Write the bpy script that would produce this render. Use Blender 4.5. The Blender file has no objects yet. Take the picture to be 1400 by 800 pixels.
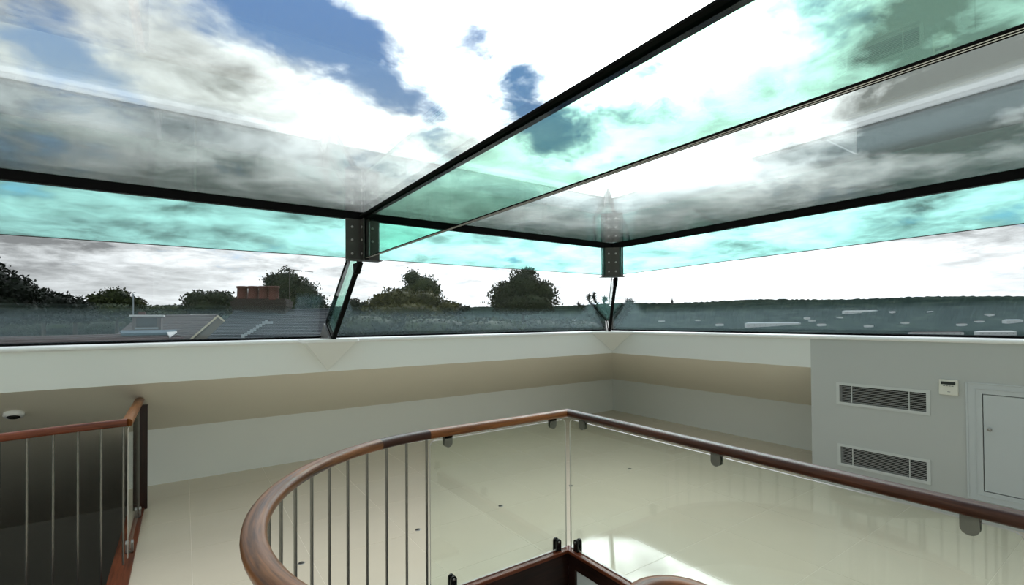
import bpy, bmesh, math, random
import numpy as np
from mathutils import Vector, Matrix

C = bpy.context.scene.collection
SC = bpy.context.scene
random.seed(7)
RNG = np.random.default_rng(11)
H = 1.5                                    # eye height in metres

# ------------------------------------------------------------------ camera
F_PX, YAW, PITCH, ROLL, CY = 647.31, math.radians(34.7524), math.radians(0.7292), math.radians(-0.3937), 428.72
FW = Vector((math.sin(YAW) * math.cos(PITCH), math.cos(YAW) * math.cos(PITCH), math.sin(PITCH)))
R0 = Vector((math.cos(YAW), -math.sin(YAW), 0))
U0 = R0.cross(FW)
RT = R0 * math.cos(ROLL) + U0 * math.sin(ROLL)
UP = -R0 * math.sin(ROLL) + U0 * math.cos(ROLL)
cam = bpy.data.cameras.new('camera')
camo = bpy.data.objects.new('camera', cam)
C.objects.link(camo)
m = Matrix.Identity(4)
for r in range(3):
    m[r][0], m[r][1], m[r][2], m[r][3] = RT[r], UP[r], -FW[r], (0, 0, H)[r]
camo.matrix_world = m
cam.sensor_width = 36
cam.lens = F_PX / 1400 * 36
cam.shift_y = (CY - 400) / 1400
cam.clip_end = 20000
cam.clip_start = 0.02
SC.camera = camo


def ray(x, y):
    return FW + RT * ((x - 700) / F_PX) - UP * ((y - CY) / F_PX)


def at(x, y, d):
    return Vector((0, 0, H)) + ray(x, y) * d


# ------------------------------------------------------------------ view settings
vs = SC.view_settings
SC.display_settings.display_device = 'sRGB'
vs.view_transform = 'Standard'
vs.look = 'None'
vs.gamma = 1
vs.use_curve_mapping = False
vs.exposure = 0.3
SC.cycles.transparent_max_bounces = 40
SC.cycles.max_bounces = 10

# ------------------------------------------------------------------ sky
W = bpy.data.worlds.new('sky')
SC.world = W
W.use_nodes = True
NT = W.node_tree
NT.nodes.clear()


def nd(t, **kw):
    n = NT.nodes.new(t)
    for k, v in kw.items():
        setattr(n, k, v)
    return n


def lk(a, b):
    NT.links.new(a, b)


def mth(op, a, b=None, c=None, clamp=False):
    n = nd('ShaderNodeMath', operation=op, use_clamp=clamp)
    for i, v in enumerate((a, b, c)):
        if v is None:
            continue
        if isinstance(v, (int, float)):
            n.inputs[i].default_value = v
        else:
            lk(v, n.inputs[i])
    return n.outputs[0]


def vmth(op, a, b=None, s=None):
    n = nd('ShaderNodeVectorMath', operation=op)
    for i, v in enumerate((a, b)):
        if v is None:
            continue
        if isinstance(v, (tuple, list, Vector)):
            n.inputs[i].default_value = tuple(v)
        else:
            lk(v, n.inputs[i])
    if s is not None:
        n.inputs['Scale'].default_value = s
    return n


def ramp01(x, lo, hi):
    n = nd('ShaderNodeMapRange', interpolation_type='SMOOTHSTEP')
    lk(x, n.inputs[0])
    n.inputs[1].default_value, n.inputs[2].default_value = lo, hi
    n.inputs[3].default_value, n.inputs[4].default_value = 0, 1
    return n.outputs[0]


def mixc(f, a, b):
    n = nd('ShaderNodeMix', data_type='RGBA')
    for i, v in ((0, f), (6, a), (7, b)):
        if isinstance(v, (int, float)):
            n.inputs[i].default_value = v
        elif isinstance(v, tuple):
            n.inputs[i].default_value = (*v, 1)
        else:
            lk(v, n.inputs[i])
    return n.outputs[2]


tc = nd('ShaderNodeTexCoord')
dirv = vmth('NORMALIZE', tc.outputs['Generated']).outputs[0]
sx = nd('ShaderNodeSeparateXYZ')
lk(dirv, sx.inputs[0])
elev = mth('MAXIMUM', sx.outputs[2], 0.0)
den = mth('ADD', elev, 0.16)
px_ = mth('DIVIDE', sx.outputs[0], den)
py_ = mth('DIVIDE', sx.outputs[1], den)
cmb = nd('ShaderNodeCombineXYZ')
lk(px_, cmb.inputs[0])
lk(py_, cmb.inputs[1])


def noise(vec, scale, detail, rough, off=(0, 0, 0), dist=0.0):
    a = vmth('ADD', vec, off).outputs[0]
    n = nd('ShaderNodeTexNoise')
    n.inputs['Scale'].default_value = scale
    n.inputs['Detail'].default_value = detail
    n.inputs['Roughness'].default_value = rough
    n.inputs['Distortion'].default_value = dist
    lk(a, n.inputs['Vector'])
    return n.outputs[0]


def lobe(x, y, sharp):
    """soft round region of the sky about the direction seen at a point of the view"""
    d = ray(x, y).normalized()
    dp = vmth('DOT_PRODUCT', dirv, tuple(d)).outputs[1]
    return mth('EXPONENT', mth('MULTIPLY', mth('SUBTRACT', dp, 1.0), sharp))


big = noise(cmb.outputs[0], 1.25, 9, 0.60, (3.1, 1.7, 0), 0.15)
shade = noise(cmb.outputs[0], 1.7, 9, 0.58, (8.3, 4.2, 1.0), 0.35)
puff = noise(cmb.outputs[0], 5.0, 8, 0.60, (2.3, 7.2, 4.0), 0.5)
# breaks of blue among the clouds
gaps = mth('MULTIPLY', lobe(20, 45, 200), 0.22)
for (gx, gy, gs, ga) in ((110, 85, 400, 0.18), (215, 15, 400, 0.10), (320, 5, 400, 0.14), (400, 30, 450, 0.16), (470, 60, 450, 0.26), (535, 105, 500, 0.26), (595, 165, 600, 0.26),
                         (690, 100, 350, 0.18), (650, 60, 500, 0.16), (720, 140, 600, 0.10), (755, 185, 500, 0.18), (10, 185, 600, 0.16), (150, 190, 700, 0.12)):
    gaps = mth('ADD', gaps, mth('MULTIPLY', lobe(gx, gy, gs), ga))
wisp = mth('ADD', big, mth('MULTIPLY', mth('SUBTRACT', puff, 0.5), 0.30))
cover = ramp01(mth('ADD', mth('SUBTRACT', wisp, gaps), mth('MULTIPLY', mth('SUBTRACT', 0.45, elev), 0.10)), 0.255, 0.44)
blue = mixc(ramp01(elev, 0.02, 0.55), (0.50, 0.72, 0.95), (0.125, 0.28, 0.62))
# veiled sun high in front, its light spreading through the cloud
glow = mth('ADD', mth('MULTIPLY', lobe(820, -80, 11), 5.0), mth('MULTIPLY', lobe(860, 40, 45), 2.0))
low = lobe(1150, 395, 45)                                     # bright clear band above the hills
dark = mth('ADD', mth('MULTIPLY', lobe(1330, 80, 60), 1.9), mth('MULTIPLY', lobe(360, 160, 120), 0.45))
dark = mth('ADD', dark, mth('MULTIPLY', lobe(90, 270, 90), 0.30))
dark = mth('ADD', dark, mth('MULTIPLY', lobe(1000, 330, 220), 0.40))
amp = mth('ADD', mth('MULTIPLY', ramp01(elev, 0.02, 0.16), 0.62), 0.22)
tex = mth('ADD', mth('MULTIPLY', ramp01(shade, 0.34, 0.66), 0.62), mth('MULTIPLY', ramp01(puff, 0.30, 0.70), 0.38))
cl = mth('ADD', mth('MULTIPLY', mth('SUBTRACT', tex, 0.5), amp), 0.60)
cl = mth('ADD', cl, mth('MULTIPLY', glow, mth('ADD', mth('MULTIPLY', tex, 1.1), 0.45)))
cl = mth('ADD', cl, mth('MULTIPLY', low, 0.55))
cl = mth('ADD', cl, mth('MULTIPLY', mth('SUBTRACT', 1.0, ramp01(elev, 0.03, 0.17)), 0.13))
cl = mth('MAXIMUM', mth('SUBTRACT', cl, mth('MULTIPLY', dark, mth('SUBTRACT', 1.35, tex))), 0.24)
vecc = vmth('SCALE', (0.95, 1.0, 1.02))
lk(cl, vecc.inputs['Scale'])
skyc = mixc(cover, blue, vecc.outputs[0])
bg = nd('ShaderNodeBackground')
lk(skyc, bg.inputs[0])
bg.inputs[1].default_value = 1.0
wo = nd('ShaderNodeOutputWorld')
lk(bg.outputs[0], wo.inputs[0])
W.cycles.sampling_method = 'MANUAL'
W.cycles.sample_map_resolution = 1024


# ------------------------------------------------------------------ materials
def mat(name):
    mt = bpy.data.materials.new(name)
    mt.use_nodes = True
    return mt, mt.node_tree.nodes, mt.node_tree.links


def solid(name, col, rough=0.5, metal=0.0, var=0.0, scale=8.0, bump=0.0, spec=0.5, coat=0.0):
    mt, n, l = mat(name)
    b = n['Principled BSDF']
    b.inputs['Roughness'].default_value = rough
    b.inputs['Metallic'].default_value = metal
    b.inputs['Specular IOR Level'].default_value = spec
    b.inputs['Coat Weight'].default_value = coat
    t = n.new('ShaderNodeTexCoord')
    nz = n.new('ShaderNodeTexNoise')
    nz.inputs['Scale'].default_value = scale
    nz.inputs['Detail'].default_value = 5
    l.new(t.outputs['Object'], nz.inputs['Vector'])
    mx = n.new('ShaderNodeMix')
    mx.data_type = 'RGBA'
    mx.inputs[6].default_value = (*[max(0, c * (1 - var)) for c in col], 1)
    mx.inputs[7].default_value = (*[min(1, c * (1 + var)) for c in col], 1)
    l.new(nz.outputs[0], mx.inputs[0])
    l.new(mx.outputs[2], b.inputs['Base Color'])
    if bump:
        bp = n.new('ShaderNodeBump')
        bp.inputs['Strength'].default_value = bump
        bp.inputs['Distance'].default_value = 0.004
        l.new(nz.outputs[0], bp.inputs['Height'])
        l.new(bp.outputs[0], b.inputs['Normal'])
    return mt


def wood(name, dark, light, rough=0.34, coat=0.05):
    mt, n, l = mat(name)
    b = n['Principled BSDF']
    b.inputs['Roughness'].default_value = rough
    b.inputs['Specular IOR Level'].default_value = 0.3
    b.inputs['Coat Weight'].default_value = coat
    b.inputs['Coat Roughness'].default_value = 0.12
    uv = n.new('ShaderNodeUVMap')
    uv.uv_map = 'UVMap'
    mp = n.new('ShaderNodeMapping')
    mp.inputs['Scale'].default_value = (3.5, 70, 1)
    l.new(uv.outputs[0], mp.inputs[0])
    a = n.new('ShaderNodeTexNoise')
    a.inputs['Scale'].default_value = 1.0
    a.inputs['Detail'].default_value = 7
    a.inputs['Roughness'].default_value = 0.62
    a.inputs['Distortion'].default_value = 0.8
    l.new(mp.outputs[0], a.inputs['Vector'])
    mp2 = n.new('ShaderNodeMapping')
    mp2.inputs['Scale'].default_value = (2.2, 12, 1)
    l.new(uv.outputs[0], mp2.inputs[0])
    a2 = n.new('ShaderNodeTexNoise')
    a2.inputs['Scale'].default_value = 1.0
    a2.inputs['Detail'].default_value = 3
    l.new(mp2.outputs[0], a2.inputs['Vector'])
    ad = n.new('ShaderNodeMath')
    ad.operation = 'ADD'
    l.new(a.outputs[0], ad.inputs[0])
    l.new(a2.outputs[0], ad.inputs[1])
    mr = n.new('ShaderNodeMapRange')
    mr.inputs[1].default_value, mr.inputs[2].default_value = 0.75, 1.25
    l.new(ad.outputs[0], mr.inputs[0])
    mx = n.new('ShaderNodeMix')
    mx.data_type = 'RGBA'
    mx.inputs[6].default_value = (*dark, 1)
    mx.inputs[7].default_value = (*light, 1)
    l.new(mr.outputs[0], mx.inputs[0])
    l.new(mx.outputs[2], b.inputs['Base Color'])
    return mt


def glass(name, tint, ior=1.52, refl=1.0, tone=(0.97, 0.99, 0.98)):
    """thin architectural glass: a tinted clear view and a mirror layer by Fresnel, the same from both sides"""
    mt, n, l = mat(name)
    n.clear()
    geo = n.new('ShaderNodeNewGeometry')
    mr = n.new('ShaderNodeMapRange')
    mr.inputs[3].default_value, mr.inputs[4].default_value = ior, 1 / ior
    l.new(geo.outputs['Backfacing'], mr.inputs[0])
    fr = n.new('ShaderNodeFresnel')
    l.new(mr.outputs[0], fr.inputs['IOR'])
    ml = n.new('ShaderNodeMath')
    ml.operation = 'MULTIPLY'
    ml.use_clamp = True
    ml.inputs[1].default_value = refl
    l.new(fr.outputs[0], ml.inputs[0])
    tr = n.new('ShaderNodeBsdfTransparent')
    tr.inputs[0].default_value = (*tint, 1)
    gl = n.new('ShaderNodeBsdfGlossy')
    gl.inputs['Roughness'].default_value = 0.0
    gl.inputs['Color'].default_value = (*tone, 1)
    mx = n.new('ShaderNodeMixShader')
    l.new(ml.outputs[0], mx.inputs[0])
    l.new(tr.outputs[0], mx.inputs[1])
    l.new(gl.outputs[0], mx.inputs[2])
    o = n.new('ShaderNodeOutputMaterial')
    l.new(mx.outputs[0], o.inputs[0])
    return mt


def foliage_mat(name, dark, light):
    mt, n, l = mat(name)
    b = n['Principled BSDF']
    b.inputs['Roughness'].default_value = 0.7
    b.inputs['Specular IOR Level'].default_value = 0.2
    t = n.new('ShaderNodeTexCoord')
    nz = n.new('ShaderNodeTexNoise')
    nz.inputs['Scale'].default_value = 1.6
    nz.inputs['Detail'].default_value = 6
    l.new(t.outputs['Object'], nz.inputs['Vector'])
    mr = n.new('ShaderNodeMapRange')
    mr.inputs[1].default_value, mr.inputs[2].default_value = 0.35, 0.65
    l.new(nz.outputs[0], mr.inputs[0])
    mx = n.new('ShaderNodeMix')
    mx.data_type = 'RGBA'
    mx.inputs[6].default_value = (*dark, 1)
    mx.inputs[7].default_value = (*light, 1)
    l.new(mr.outputs[0], mx.inputs[0])
    l.new(mx.outputs[2], b.inputs['Base Color'])
    return mt


M = dict(
    wall=solid('white_wall_paint', (0.855, 0.87, 0.83), 0.75, var=0.015, scale=3),
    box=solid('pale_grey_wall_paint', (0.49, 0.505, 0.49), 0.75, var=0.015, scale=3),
    wall_r_shade=solid('right_wall_shade_tone', (0.74, 0.755, 0.725), 0.75, var=0.015, scale=3),  # darker copy of the white paint, weaker light on this side painted in
    dim=solid('stairwell_shade_tone', (0.40, 0.38, 0.33), 0.8, var=0.02, scale=3),  # soffit colour darkened to paint in the shade of the stairwell
    soffit=solid('warm_soffit_paint', (0.82, 0.775, 0.66), 0.8, var=0.02, scale=3),
    sill=solid('white_sill_gloss', (0.90, 0.91, 0.90), 0.3, var=0.01),
    tile=solid('polished_beige_porcelain', (0.70, 0.615, 0.485), 0.06, var=0.035, scale=4.5, spec=0.5),
    grout=solid('pale_grout', (0.80, 0.72, 0.60), 0.5, var=0.03),
    seal=solid('black_silicone', (0.004, 0.004, 0.004), 0.8, var=0.2, spec=0.08),
    darksteel=solid('dark_bronze_steel', (0.052, 0.048, 0.042), 0.42, 0.35, var=0.15, scale=20),
    steel=solid('brushed_steel', (0.36, 0.35, 0.33), 0.32, 0.9, var=0.1, scale=60),
    baluster=solid('satin_dark_steel', (0.24, 0.23, 0.21), 0.35, 0.85, var=0.1, scale=60),
    chrome=solid('polished_steel', (0.75, 0.75, 0.74), 0.15, 1.0),
    clip=solid('grey_clip_metal', (0.20, 0.20, 0.175), 0.4, 0.7, var=0.1, scale=40),
    clamp=solid('black_clamp_metal', (0.02, 0.019, 0.018), 0.25, 0.6),
    white=solid('white_enamel', (0.58, 0.60, 0.585), 0.45, var=0.01),
    louvre=solid('grille_white', (0.42, 0.43, 0.42), 0.5),
    black=solid('black_void', (0.008, 0.008, 0.008), 0.8),
    lcd=solid('dark_display', (0.015, 0.02, 0.018), 0.15),
    ivory=solid('ivory_plastic', (0.72, 0.71, 0.63), 0.4),
    print=solid('grey_print', (0.12, 0.12, 0.12), 0.6),
    door=solid('cool_white_paint', (0.53, 0.56, 0.57), 0.55, var=0.01),
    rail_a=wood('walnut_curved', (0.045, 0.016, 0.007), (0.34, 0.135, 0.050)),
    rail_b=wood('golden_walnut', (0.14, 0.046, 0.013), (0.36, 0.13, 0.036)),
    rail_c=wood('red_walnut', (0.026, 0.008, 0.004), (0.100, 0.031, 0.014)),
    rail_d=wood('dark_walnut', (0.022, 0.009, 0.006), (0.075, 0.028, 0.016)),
    mahog=wood('mahogany', (0.07, 0.018, 0.008), (0.24, 0.062, 0.026)),
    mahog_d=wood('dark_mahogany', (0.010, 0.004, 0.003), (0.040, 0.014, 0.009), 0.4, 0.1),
    gl_clear=glass('clear_glass', (0.985, 0.99, 0.99), tone=(0.74, 0.95, 1.0), refl=0.65),
    gl_roof=glass('roof_glass', (0.965, 0.985, 0.97), refl=2.1),
    gl_teal=glass('teal_laminated_glass', (0.645, 0.905, 0.865)),
    gl_green=glass('green_laminated_glass', (0.70, 0.915, 0.83)),
    gl_rail=glass('balustrade_glass', (0.945, 0.98, 0.955)),
    
    edge_light=solid('interlayer_painted_sky', (0.93, 0.94, 0.92), 0.5),  # white stands in for sky light coming through the interlayer
    glass_edge=solid('polished_pale_glass_edge', (0.60, 0.56, 0.50), 0.2),
    tree_dark=foliage_mat('dark_leaves', (0.002, 0.005, 0.0025), (0.007, 0.014, 0.006)),
    tree_mid=foliage_mat('mid_green_leaves', (0.008, 0.016, 0.005), (0.036, 0.050, 0.012)),
    tree_olive=foliage_mat('olive_leaves', (0.014, 0.018, 0.004), (0.075, 0.075, 0.018)),
    tree_deep=foliage_mat('deep_green_leaves', (0.005, 0.011, 0.004), (0.020, 0.032, 0.009)),
    bark=solid('bark', (0.05, 0.04, 0.03), 0.9, var=0.3, scale=15),
    brick=solid('sooty_brick', (0.022, 0.014, 0.012), 0.9, var=0.35, scale=10),
    pot=solid('terracotta', (0.085, 0.026, 0.017), 0.8, var=0.3, scale=6),
    slate=solid('blue_grey_slate', (0.024, 0.030, 0.037), 0.8, var=0.25, scale=12),
    rooftile=solid('grey_brown_tiles', (0.115, 0.095, 0.09), 0.8, var=0.2, scale=10),
    redtile=solid('dark_red_tiles', (0.06, 0.032, 0.028), 0.8, var=0.25, scale=10),
    render=solid('buff_render', (0.24, 0.21, 0.16), 0.9, var=0.1),
    cream=solid('cream_paint', (0.62, 0.58, 0.42), 0.6, var=0.05),
    lead=solid('pale_lead', (0.28, 0.33, 0.35), 0.6, var=0.15),
    offwhite=solid('off_white_cladding', (0.55, 0.57, 0.56), 0.7, var=0.06),
    window=solid('dark_window', (0.03, 0.035, 0.04), 0.2),
    skylight=solid('pale_blue_rooflight', (0.05, 0.09, 0.115), 0.9),
)


def terrain_mat():
    mt, n, l = mat('wooded_valley')
    b = n['Principled BSDF']
    b.inputs['Roughness'].default_value = 1.0
    b.inputs['Specular IOR Level'].default_value = 0.0
    t = n.new('ShaderNodeTexCoord')
    nz = n.new('ShaderNodeTexNoise')
    nz.inputs['Scale'].default_value = 0.012
    nz.inputs['Detail'].default_value = 9
    nz.inputs['Roughness'].default_value = 0.65
    l.new(t.outputs['Object'], nz.inputs['Vector'])
    cr = n.new('ShaderNodeValToRGB')
    e = cr.color_ramp.elements
    e[0].position, e[0].color = 0.36, (0.008, 0.016, 0.015, 1)  # bluish greens put the distance haze into the colour
    e[1].position, e[1].color = 0.70, (0.050, 0.070, 0.052, 1)
    x = cr.color_ramp.elements.new(0.5)
    x.color = (0.016, 0.029, 0.025, 1)
    l.new(nz.outputs[0], cr.inputs[0])
    l.new(cr.outputs[0], b.inputs['Base Color'])
    return mt


M['terrain'] = terrain_mat()


# ------------------------------------------------------------------ mesh helpers
class MB:
    def __init__(self):
        self.v, self.f, self.uv, self.sm = [], [], [], []

    def add(self, vs_, fs_, uvs=None, smooth=False):
        o = len(self.v)
        self.v += [tuple(p) for p in vs_]
        for i, f in enumerate(fs_):
            self.f.append([o + k for k in f])
            self.sm.append(smooth)
            if uvs is None:
                # planar uv from the two largest extents of the face
                pts = [Vector(vs_[k]) for k in f]
                e = [max(p[a] for p in pts) - min(p[a] for p in pts) for a in range(3)]
                ax = sorted(range(3), key=lambda a: -e[a])[:2]
                self.uv.append([(p[ax[0]], p[ax[1]]) for p in pts])
            else:
                self.uv.append(uvs[i])
        return self

    def box(self, a, b):
        x0, y0, z0 = [min(p, q) for p, q in zip(a, b)]
        x1, y1, z1 = [max(p, q) for p, q in zip(a, b)]
        v = [(x0, y0, z0), (x1, y0, z0), (x1, y1, z0), (x0, y1, z0), (x0, y0, z1), (x1, y0, z1), (x1, y1, z1), (x0, y1, z1)]
        return self.add(v, [(3, 2, 1, 0), (4, 5, 6, 7), (0, 1, 5, 4), (1, 2, 6, 5), (2, 3, 7, 6), (3, 0, 4, 7)])

    def prism(self, poly, d):
        """polygon (3d points) swept by the vector d"""
        n = len(poly)
        p = [Vector(q) for q in poly]
        d = Vector(d)
        nrm = Vector((0, 0, 0))
        for i in range(n):
            nrm += p[i].cross(p[(i + 1) % n])
        if nrm.dot(d) > 0:
            p = p[::-1]
        v = p + [q + d for q in p]
        fs = [list(range(n)), list(range(2 * n - 1, n - 1, -1))]
        for i in range(n):
            j = (i + 1) % n
            fs.append([j, i, n + i, n + j])
        return self.add(v, fs)

    def tube(self, pts, r, n=10, caps=True, closed=False):
        pts = [Vector(p) for p in pts]
        prof = [(math.cos(2 * math.pi * k / n), math.sin(2 * math.pi * k / n)) for k in range(n)]
        rr = r if isinstance(r, (list, tuple)) else [r] * len(pts)
        return self.sweep(pts, prof, rr, caps, True)

    def sweep(self, pts, prof, scale=None, caps=True, smooth=True, up=Vector((0, 0, 1)), mitre=True):
        pts = [Vector(p) for p in pts]
        N, n = len(pts), len(prof)
        scale = scale or [1] * N
        vs_, L = [], 0.0
        Ls = []
        for i, p in enumerate(pts):
            t0 = (pts[i] - pts[i - 1]).normalized() if i else None
            t1 = (pts[i + 1] - pts[i]).normalized() if i < N - 1 else None
            t = ((t0 or t1) + (t1 or t0)).normalized()
            u = up if abs(t.dot(up)) < 0.95 else Vector((0, 1, 0))
            s = t.cross(u).normalized()
            w = s.cross(t).normalized()
            k = 1.0
            if t0 is not None and t1 is not None and mitre:
                k = 1 / max(0.4, t.dot(t0))
            for (a, b) in prof:
                vs_.append(p + s * a * scale[i] * k + w * b * scale[i])
            if i:
                L += (pts[i] - pts[i - 1]).length
            Ls.append(L)
        per = [0.0]
        for k in range(n):
            a, b = prof[k], prof[(k + 1) % n]
            per.append(per[-1] + math.hypot(a[0] - b[0], a[1] - b[1]) * (scale[0]))
        fs, uvs = [], []
        for i in range(N - 1):
            for k in range(n):
                j = (k + 1) % n
                fs.append([i * n + k, i * n + j, (i + 1) * n + j, (i + 1) * n + k])
                uvs.append([(Ls[i], per[k]), (Ls[i], per[k + 1]), (Ls[i + 1], per[k + 1]), (Ls[i + 1], per[k])])
        self.add(vs_, fs, uvs, smooth)
        if caps:
            self.add([vs_[k] for k in range(n)], [list(range(n))[::-1]])
            self.add([vs_[(N - 1) * n + k] for k in range(n)], [list(range(n))])
        return self

    def lathe(self, c, prof, n=16, axis=(0, 0, 1)):
        """profile (radius, height) turned about an axis through c"""
        ax = Vector(axis).normalized()
        s = ax.cross(Vector((1, 0, 0)) if abs(ax.x) < 0.9 else Vector((0, 1, 0))).normalized()
        t = ax.cross(s)
        c = Vector(c)
        vs_ = []
        for (r, h) in prof:
            for k in range(n):
                a = 2 * math.pi * k / n
                vs_.append(c + s * (r * math.cos(a)) + t * (r * math.sin(a)) + ax * h)
        fs = []
        for i in range(len(prof) - 1):
            for k in range(n):
                j = (k + 1) % n
                fs.append([i * n + k, i * n + j, (i + 1) * n + j, (i + 1) * n + k])
        fs.append(list(range(n))[::-1])
        fs.append([(len(prof) - 1) * n + k for k in range(n)])
        return self.add(vs_, fs, None, True)

    def build(self, name, mt, parent=None, bevel=0.0):
        me = bpy.data.meshes.new(name)
        me.from_pydata(self.v, [], self.f)
        uvl = me.uv_layers.new(name='UVMap')
        flat = [c for f in self.uv for p in f for c in p]
        uvl.data.foreach_set('uv', flat)
        me.polygons.foreach_set('use_smooth', self.sm)
        me.materials.append(mt)
        me.validate()
        me.update()
        o = bpy.data.objects.new(name, me)
        C.objects.link(o)
        if parent is not None:
            o.parent = parent
            o.matrix_parent_inverse = pmat(parent).inverted()
        if bevel:
            md = o.modifiers.new('bevel', 'BEVEL')
            md.width = bevel
            md.segments = 2
            md.limit_method = 'ANGLE'
        return o


def pmat(o):
    if o.parent is None:
        return Matrix.Translation(o.location)
    return pmat(o.parent) @ o.matrix_parent_inverse @ Matrix.Translation(o.location)


def tag(o, label=None, cat=None, group=None, kind=None):
    for k, v in (('label', label), ('category', cat), ('group', group), ('kind', kind)):
        if v:
            o[k] = v
    return o


def empty(name, loc=(0, 0, 0), **kw):
    o = bpy.data.objects.new(name, None)
    o.empty_display_size = 0.1
    C.objects.link(o)
    o.location = loc
    return tag(o, **kw)


def share(src, parent, delta):
    """another copy of a piece, moved by delta"""
    o = src.copy()
    C.objects.link(o)
    o.parent = parent
    o.matrix_parent_inverse = pmat(parent).inverted()
    o.location = Vector(src.location) + Vector(delta)
    return o


# ------------------------------------------------------------------ measured dimensions
XR, YR, ZR, ZB = 3.741, 3.520, 2.274, 1.961     # roof edge, roof height, lower edge of the glass beams
XS, YS, ZS = 5.014, 4.728, 1.336                # foot of the sloping glass on the sill
XU, YU, ZU = 4.7825, 4.5119, 1.0365             # upper wall, its lower edge
XF, YF, ZL = 5.8027, 5.4706, 0.5118             # knee walls
XP = 1.10                                       # glass fin and its column
XLEFT, YBACK = -4.2, -3.4                       # far ends of the room, out of the frame
XL = -0.30                                      # edge of the left stairwell
TH = 0.06
WC = Vector((1.09, 1.4425, 0))                  # centre of the rounded end of the stair opening
RXB, RYB = 2.0888, 2.3727                       # glass balustrade planes

# ------------------------------------------------------------------ walls
wb = empty('wall_back', (1, YF, 0), kind='structure', label='low white wall with a sloping beige soffit under the left glazing')
MB().box((XL, YF, -0.02), (XF + TH, YF + TH, ZL)).build('knee_wall', M['wall'], wb)
MB().prism([(XLEFT, YU, ZU), (XU, YU, ZU), (XF, YF, ZL), (XL, YF, ZL), (XL, 8.2, ZU - (8.2 - YU) * 0.5476), (XLEFT, 8.2, ZU - (8.2 - YU) * 0.5476)],
           (0, 0.02, 0.05)).build('soffit', M['soffit'], wb)
MB().box((XLEFT, YU, ZU), (XU + TH, YU + TH, ZS - 0.02)).build('upper_wall', M['wall'], wb)
wr = empty('wall_right', (XF, 2, 0), kind='structure', label='low white wall with a sloping beige soffit under the right glazing')
YBOX = 2.035
MB().box((XF, YBOX - 0.05, -0.02), (XF + TH, YF + TH, ZL)).build('knee_wall', M['wall_r_shade'], wr)
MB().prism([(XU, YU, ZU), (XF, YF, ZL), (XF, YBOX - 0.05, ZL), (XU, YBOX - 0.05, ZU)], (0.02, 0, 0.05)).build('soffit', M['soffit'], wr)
MB().box((XU, YBOX, ZU), (XU + TH, YU, ZS - 0.02)).build('upper_wall', M['wall_r_shade'], wr)
GR = [(1.206, 1.803, 0.753, 0.900), (1.210, 1.800, 0.215, 0.360)]      # grille openings in the boxed wall: y0, y1, z0, z1
DO = (0.10, 0.890, 0.228, 0.935)                                      # access door opening
bxm = MB()
ys = sorted({YBACK, DO[0], DO[1], GR[0][0] - 0.0, GR[0][1], GR[1][0], GR[1][1], YBOX})
zs_ = sorted({-0.02, DO[2], DO[3], GR[0][2], GR[0][3], GR[1][2], GR[1][3], ZS - 0.02})
for i in range(len(ys) - 1):
    for k in range(len(zs_) - 1):
        yc, zc = (ys[i] + ys[i + 1]) / 2, (zs_[k] + zs_[k + 1]) / 2
        if any(a < yc < b and c < zc < d for (a, b, c, d) in GR) or (DO[0] < yc < DO[1] and DO[2] < zc < DO[3]):
            continue
        bxm.box((XU - 0.002, ys[i], zs_[k]), (XU + TH, ys[i + 1], zs_[k + 1]))
bxm.box((XU + 0.14, YBACK, -0.02), (XU + 0.18, YBOX, ZS - 0.02))
bxm.box((XU, YBOX - 0.02, -0.02), (XF + TH, YBOX, ZS - 0.02))
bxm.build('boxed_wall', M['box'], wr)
MB().prism([(XU + 0.05, -0.9, ZS), (XU + 0.05, YBACK, ZS), (XR + 0.03, YBACK, ZR), (XR + 0.03, -0.9, ZR)], (0.05, 0, 0.05)).build('sloping_light_block', M['box'], wr)  # unseen opaque slope, added to cut the light at the near right
wl = empty('wall_left', (XLEFT, 1, 0), kind='structure')
MB().box((XLEFT - TH, YBACK, -4.4), (XLEFT, 8.2, ZR)).build('plaster', M['wall'], wl)
wk = empty('wall_rear', (0, YBACK, 0), kind='structure')
MB().box((XLEFT, YBACK - TH, -0.02), (XU + 0.2, YBACK, ZS - 0.02)).build('plaster', M['wall'], wk)

# ------------------------------------------------------------------ floor of separate tiles, cut around the stair openings
def clip(poly, n, d):
    """keep the part of a 2d polygon where n.p >= d"""
    out = []
    for i in range(len(poly)):
        a, b = poly[i], poly[(i + 1) % len(poly)]
        da, db = a[0] * n[0] + a[1] * n[1] - d, b[0] * n[0] + b[1] * n[1] - d
        if da >= 0:
            out.append(a)
        if (da > 0) != (db > 0) and abs(da - db) > 1e-9:
            t = da / (da - db)
            if 0 < t < 1:
                out.append((a[0] + t * (b[0] - a[0]), a[1] + t * (b[1] - a[1])))
    return out if len(out) > 2 else []


EX, EY, ER, EN = 2.10, 2.385, 0.945, 0.49       # stair opening: right, back, radius of the rounded end, near edge


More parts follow.
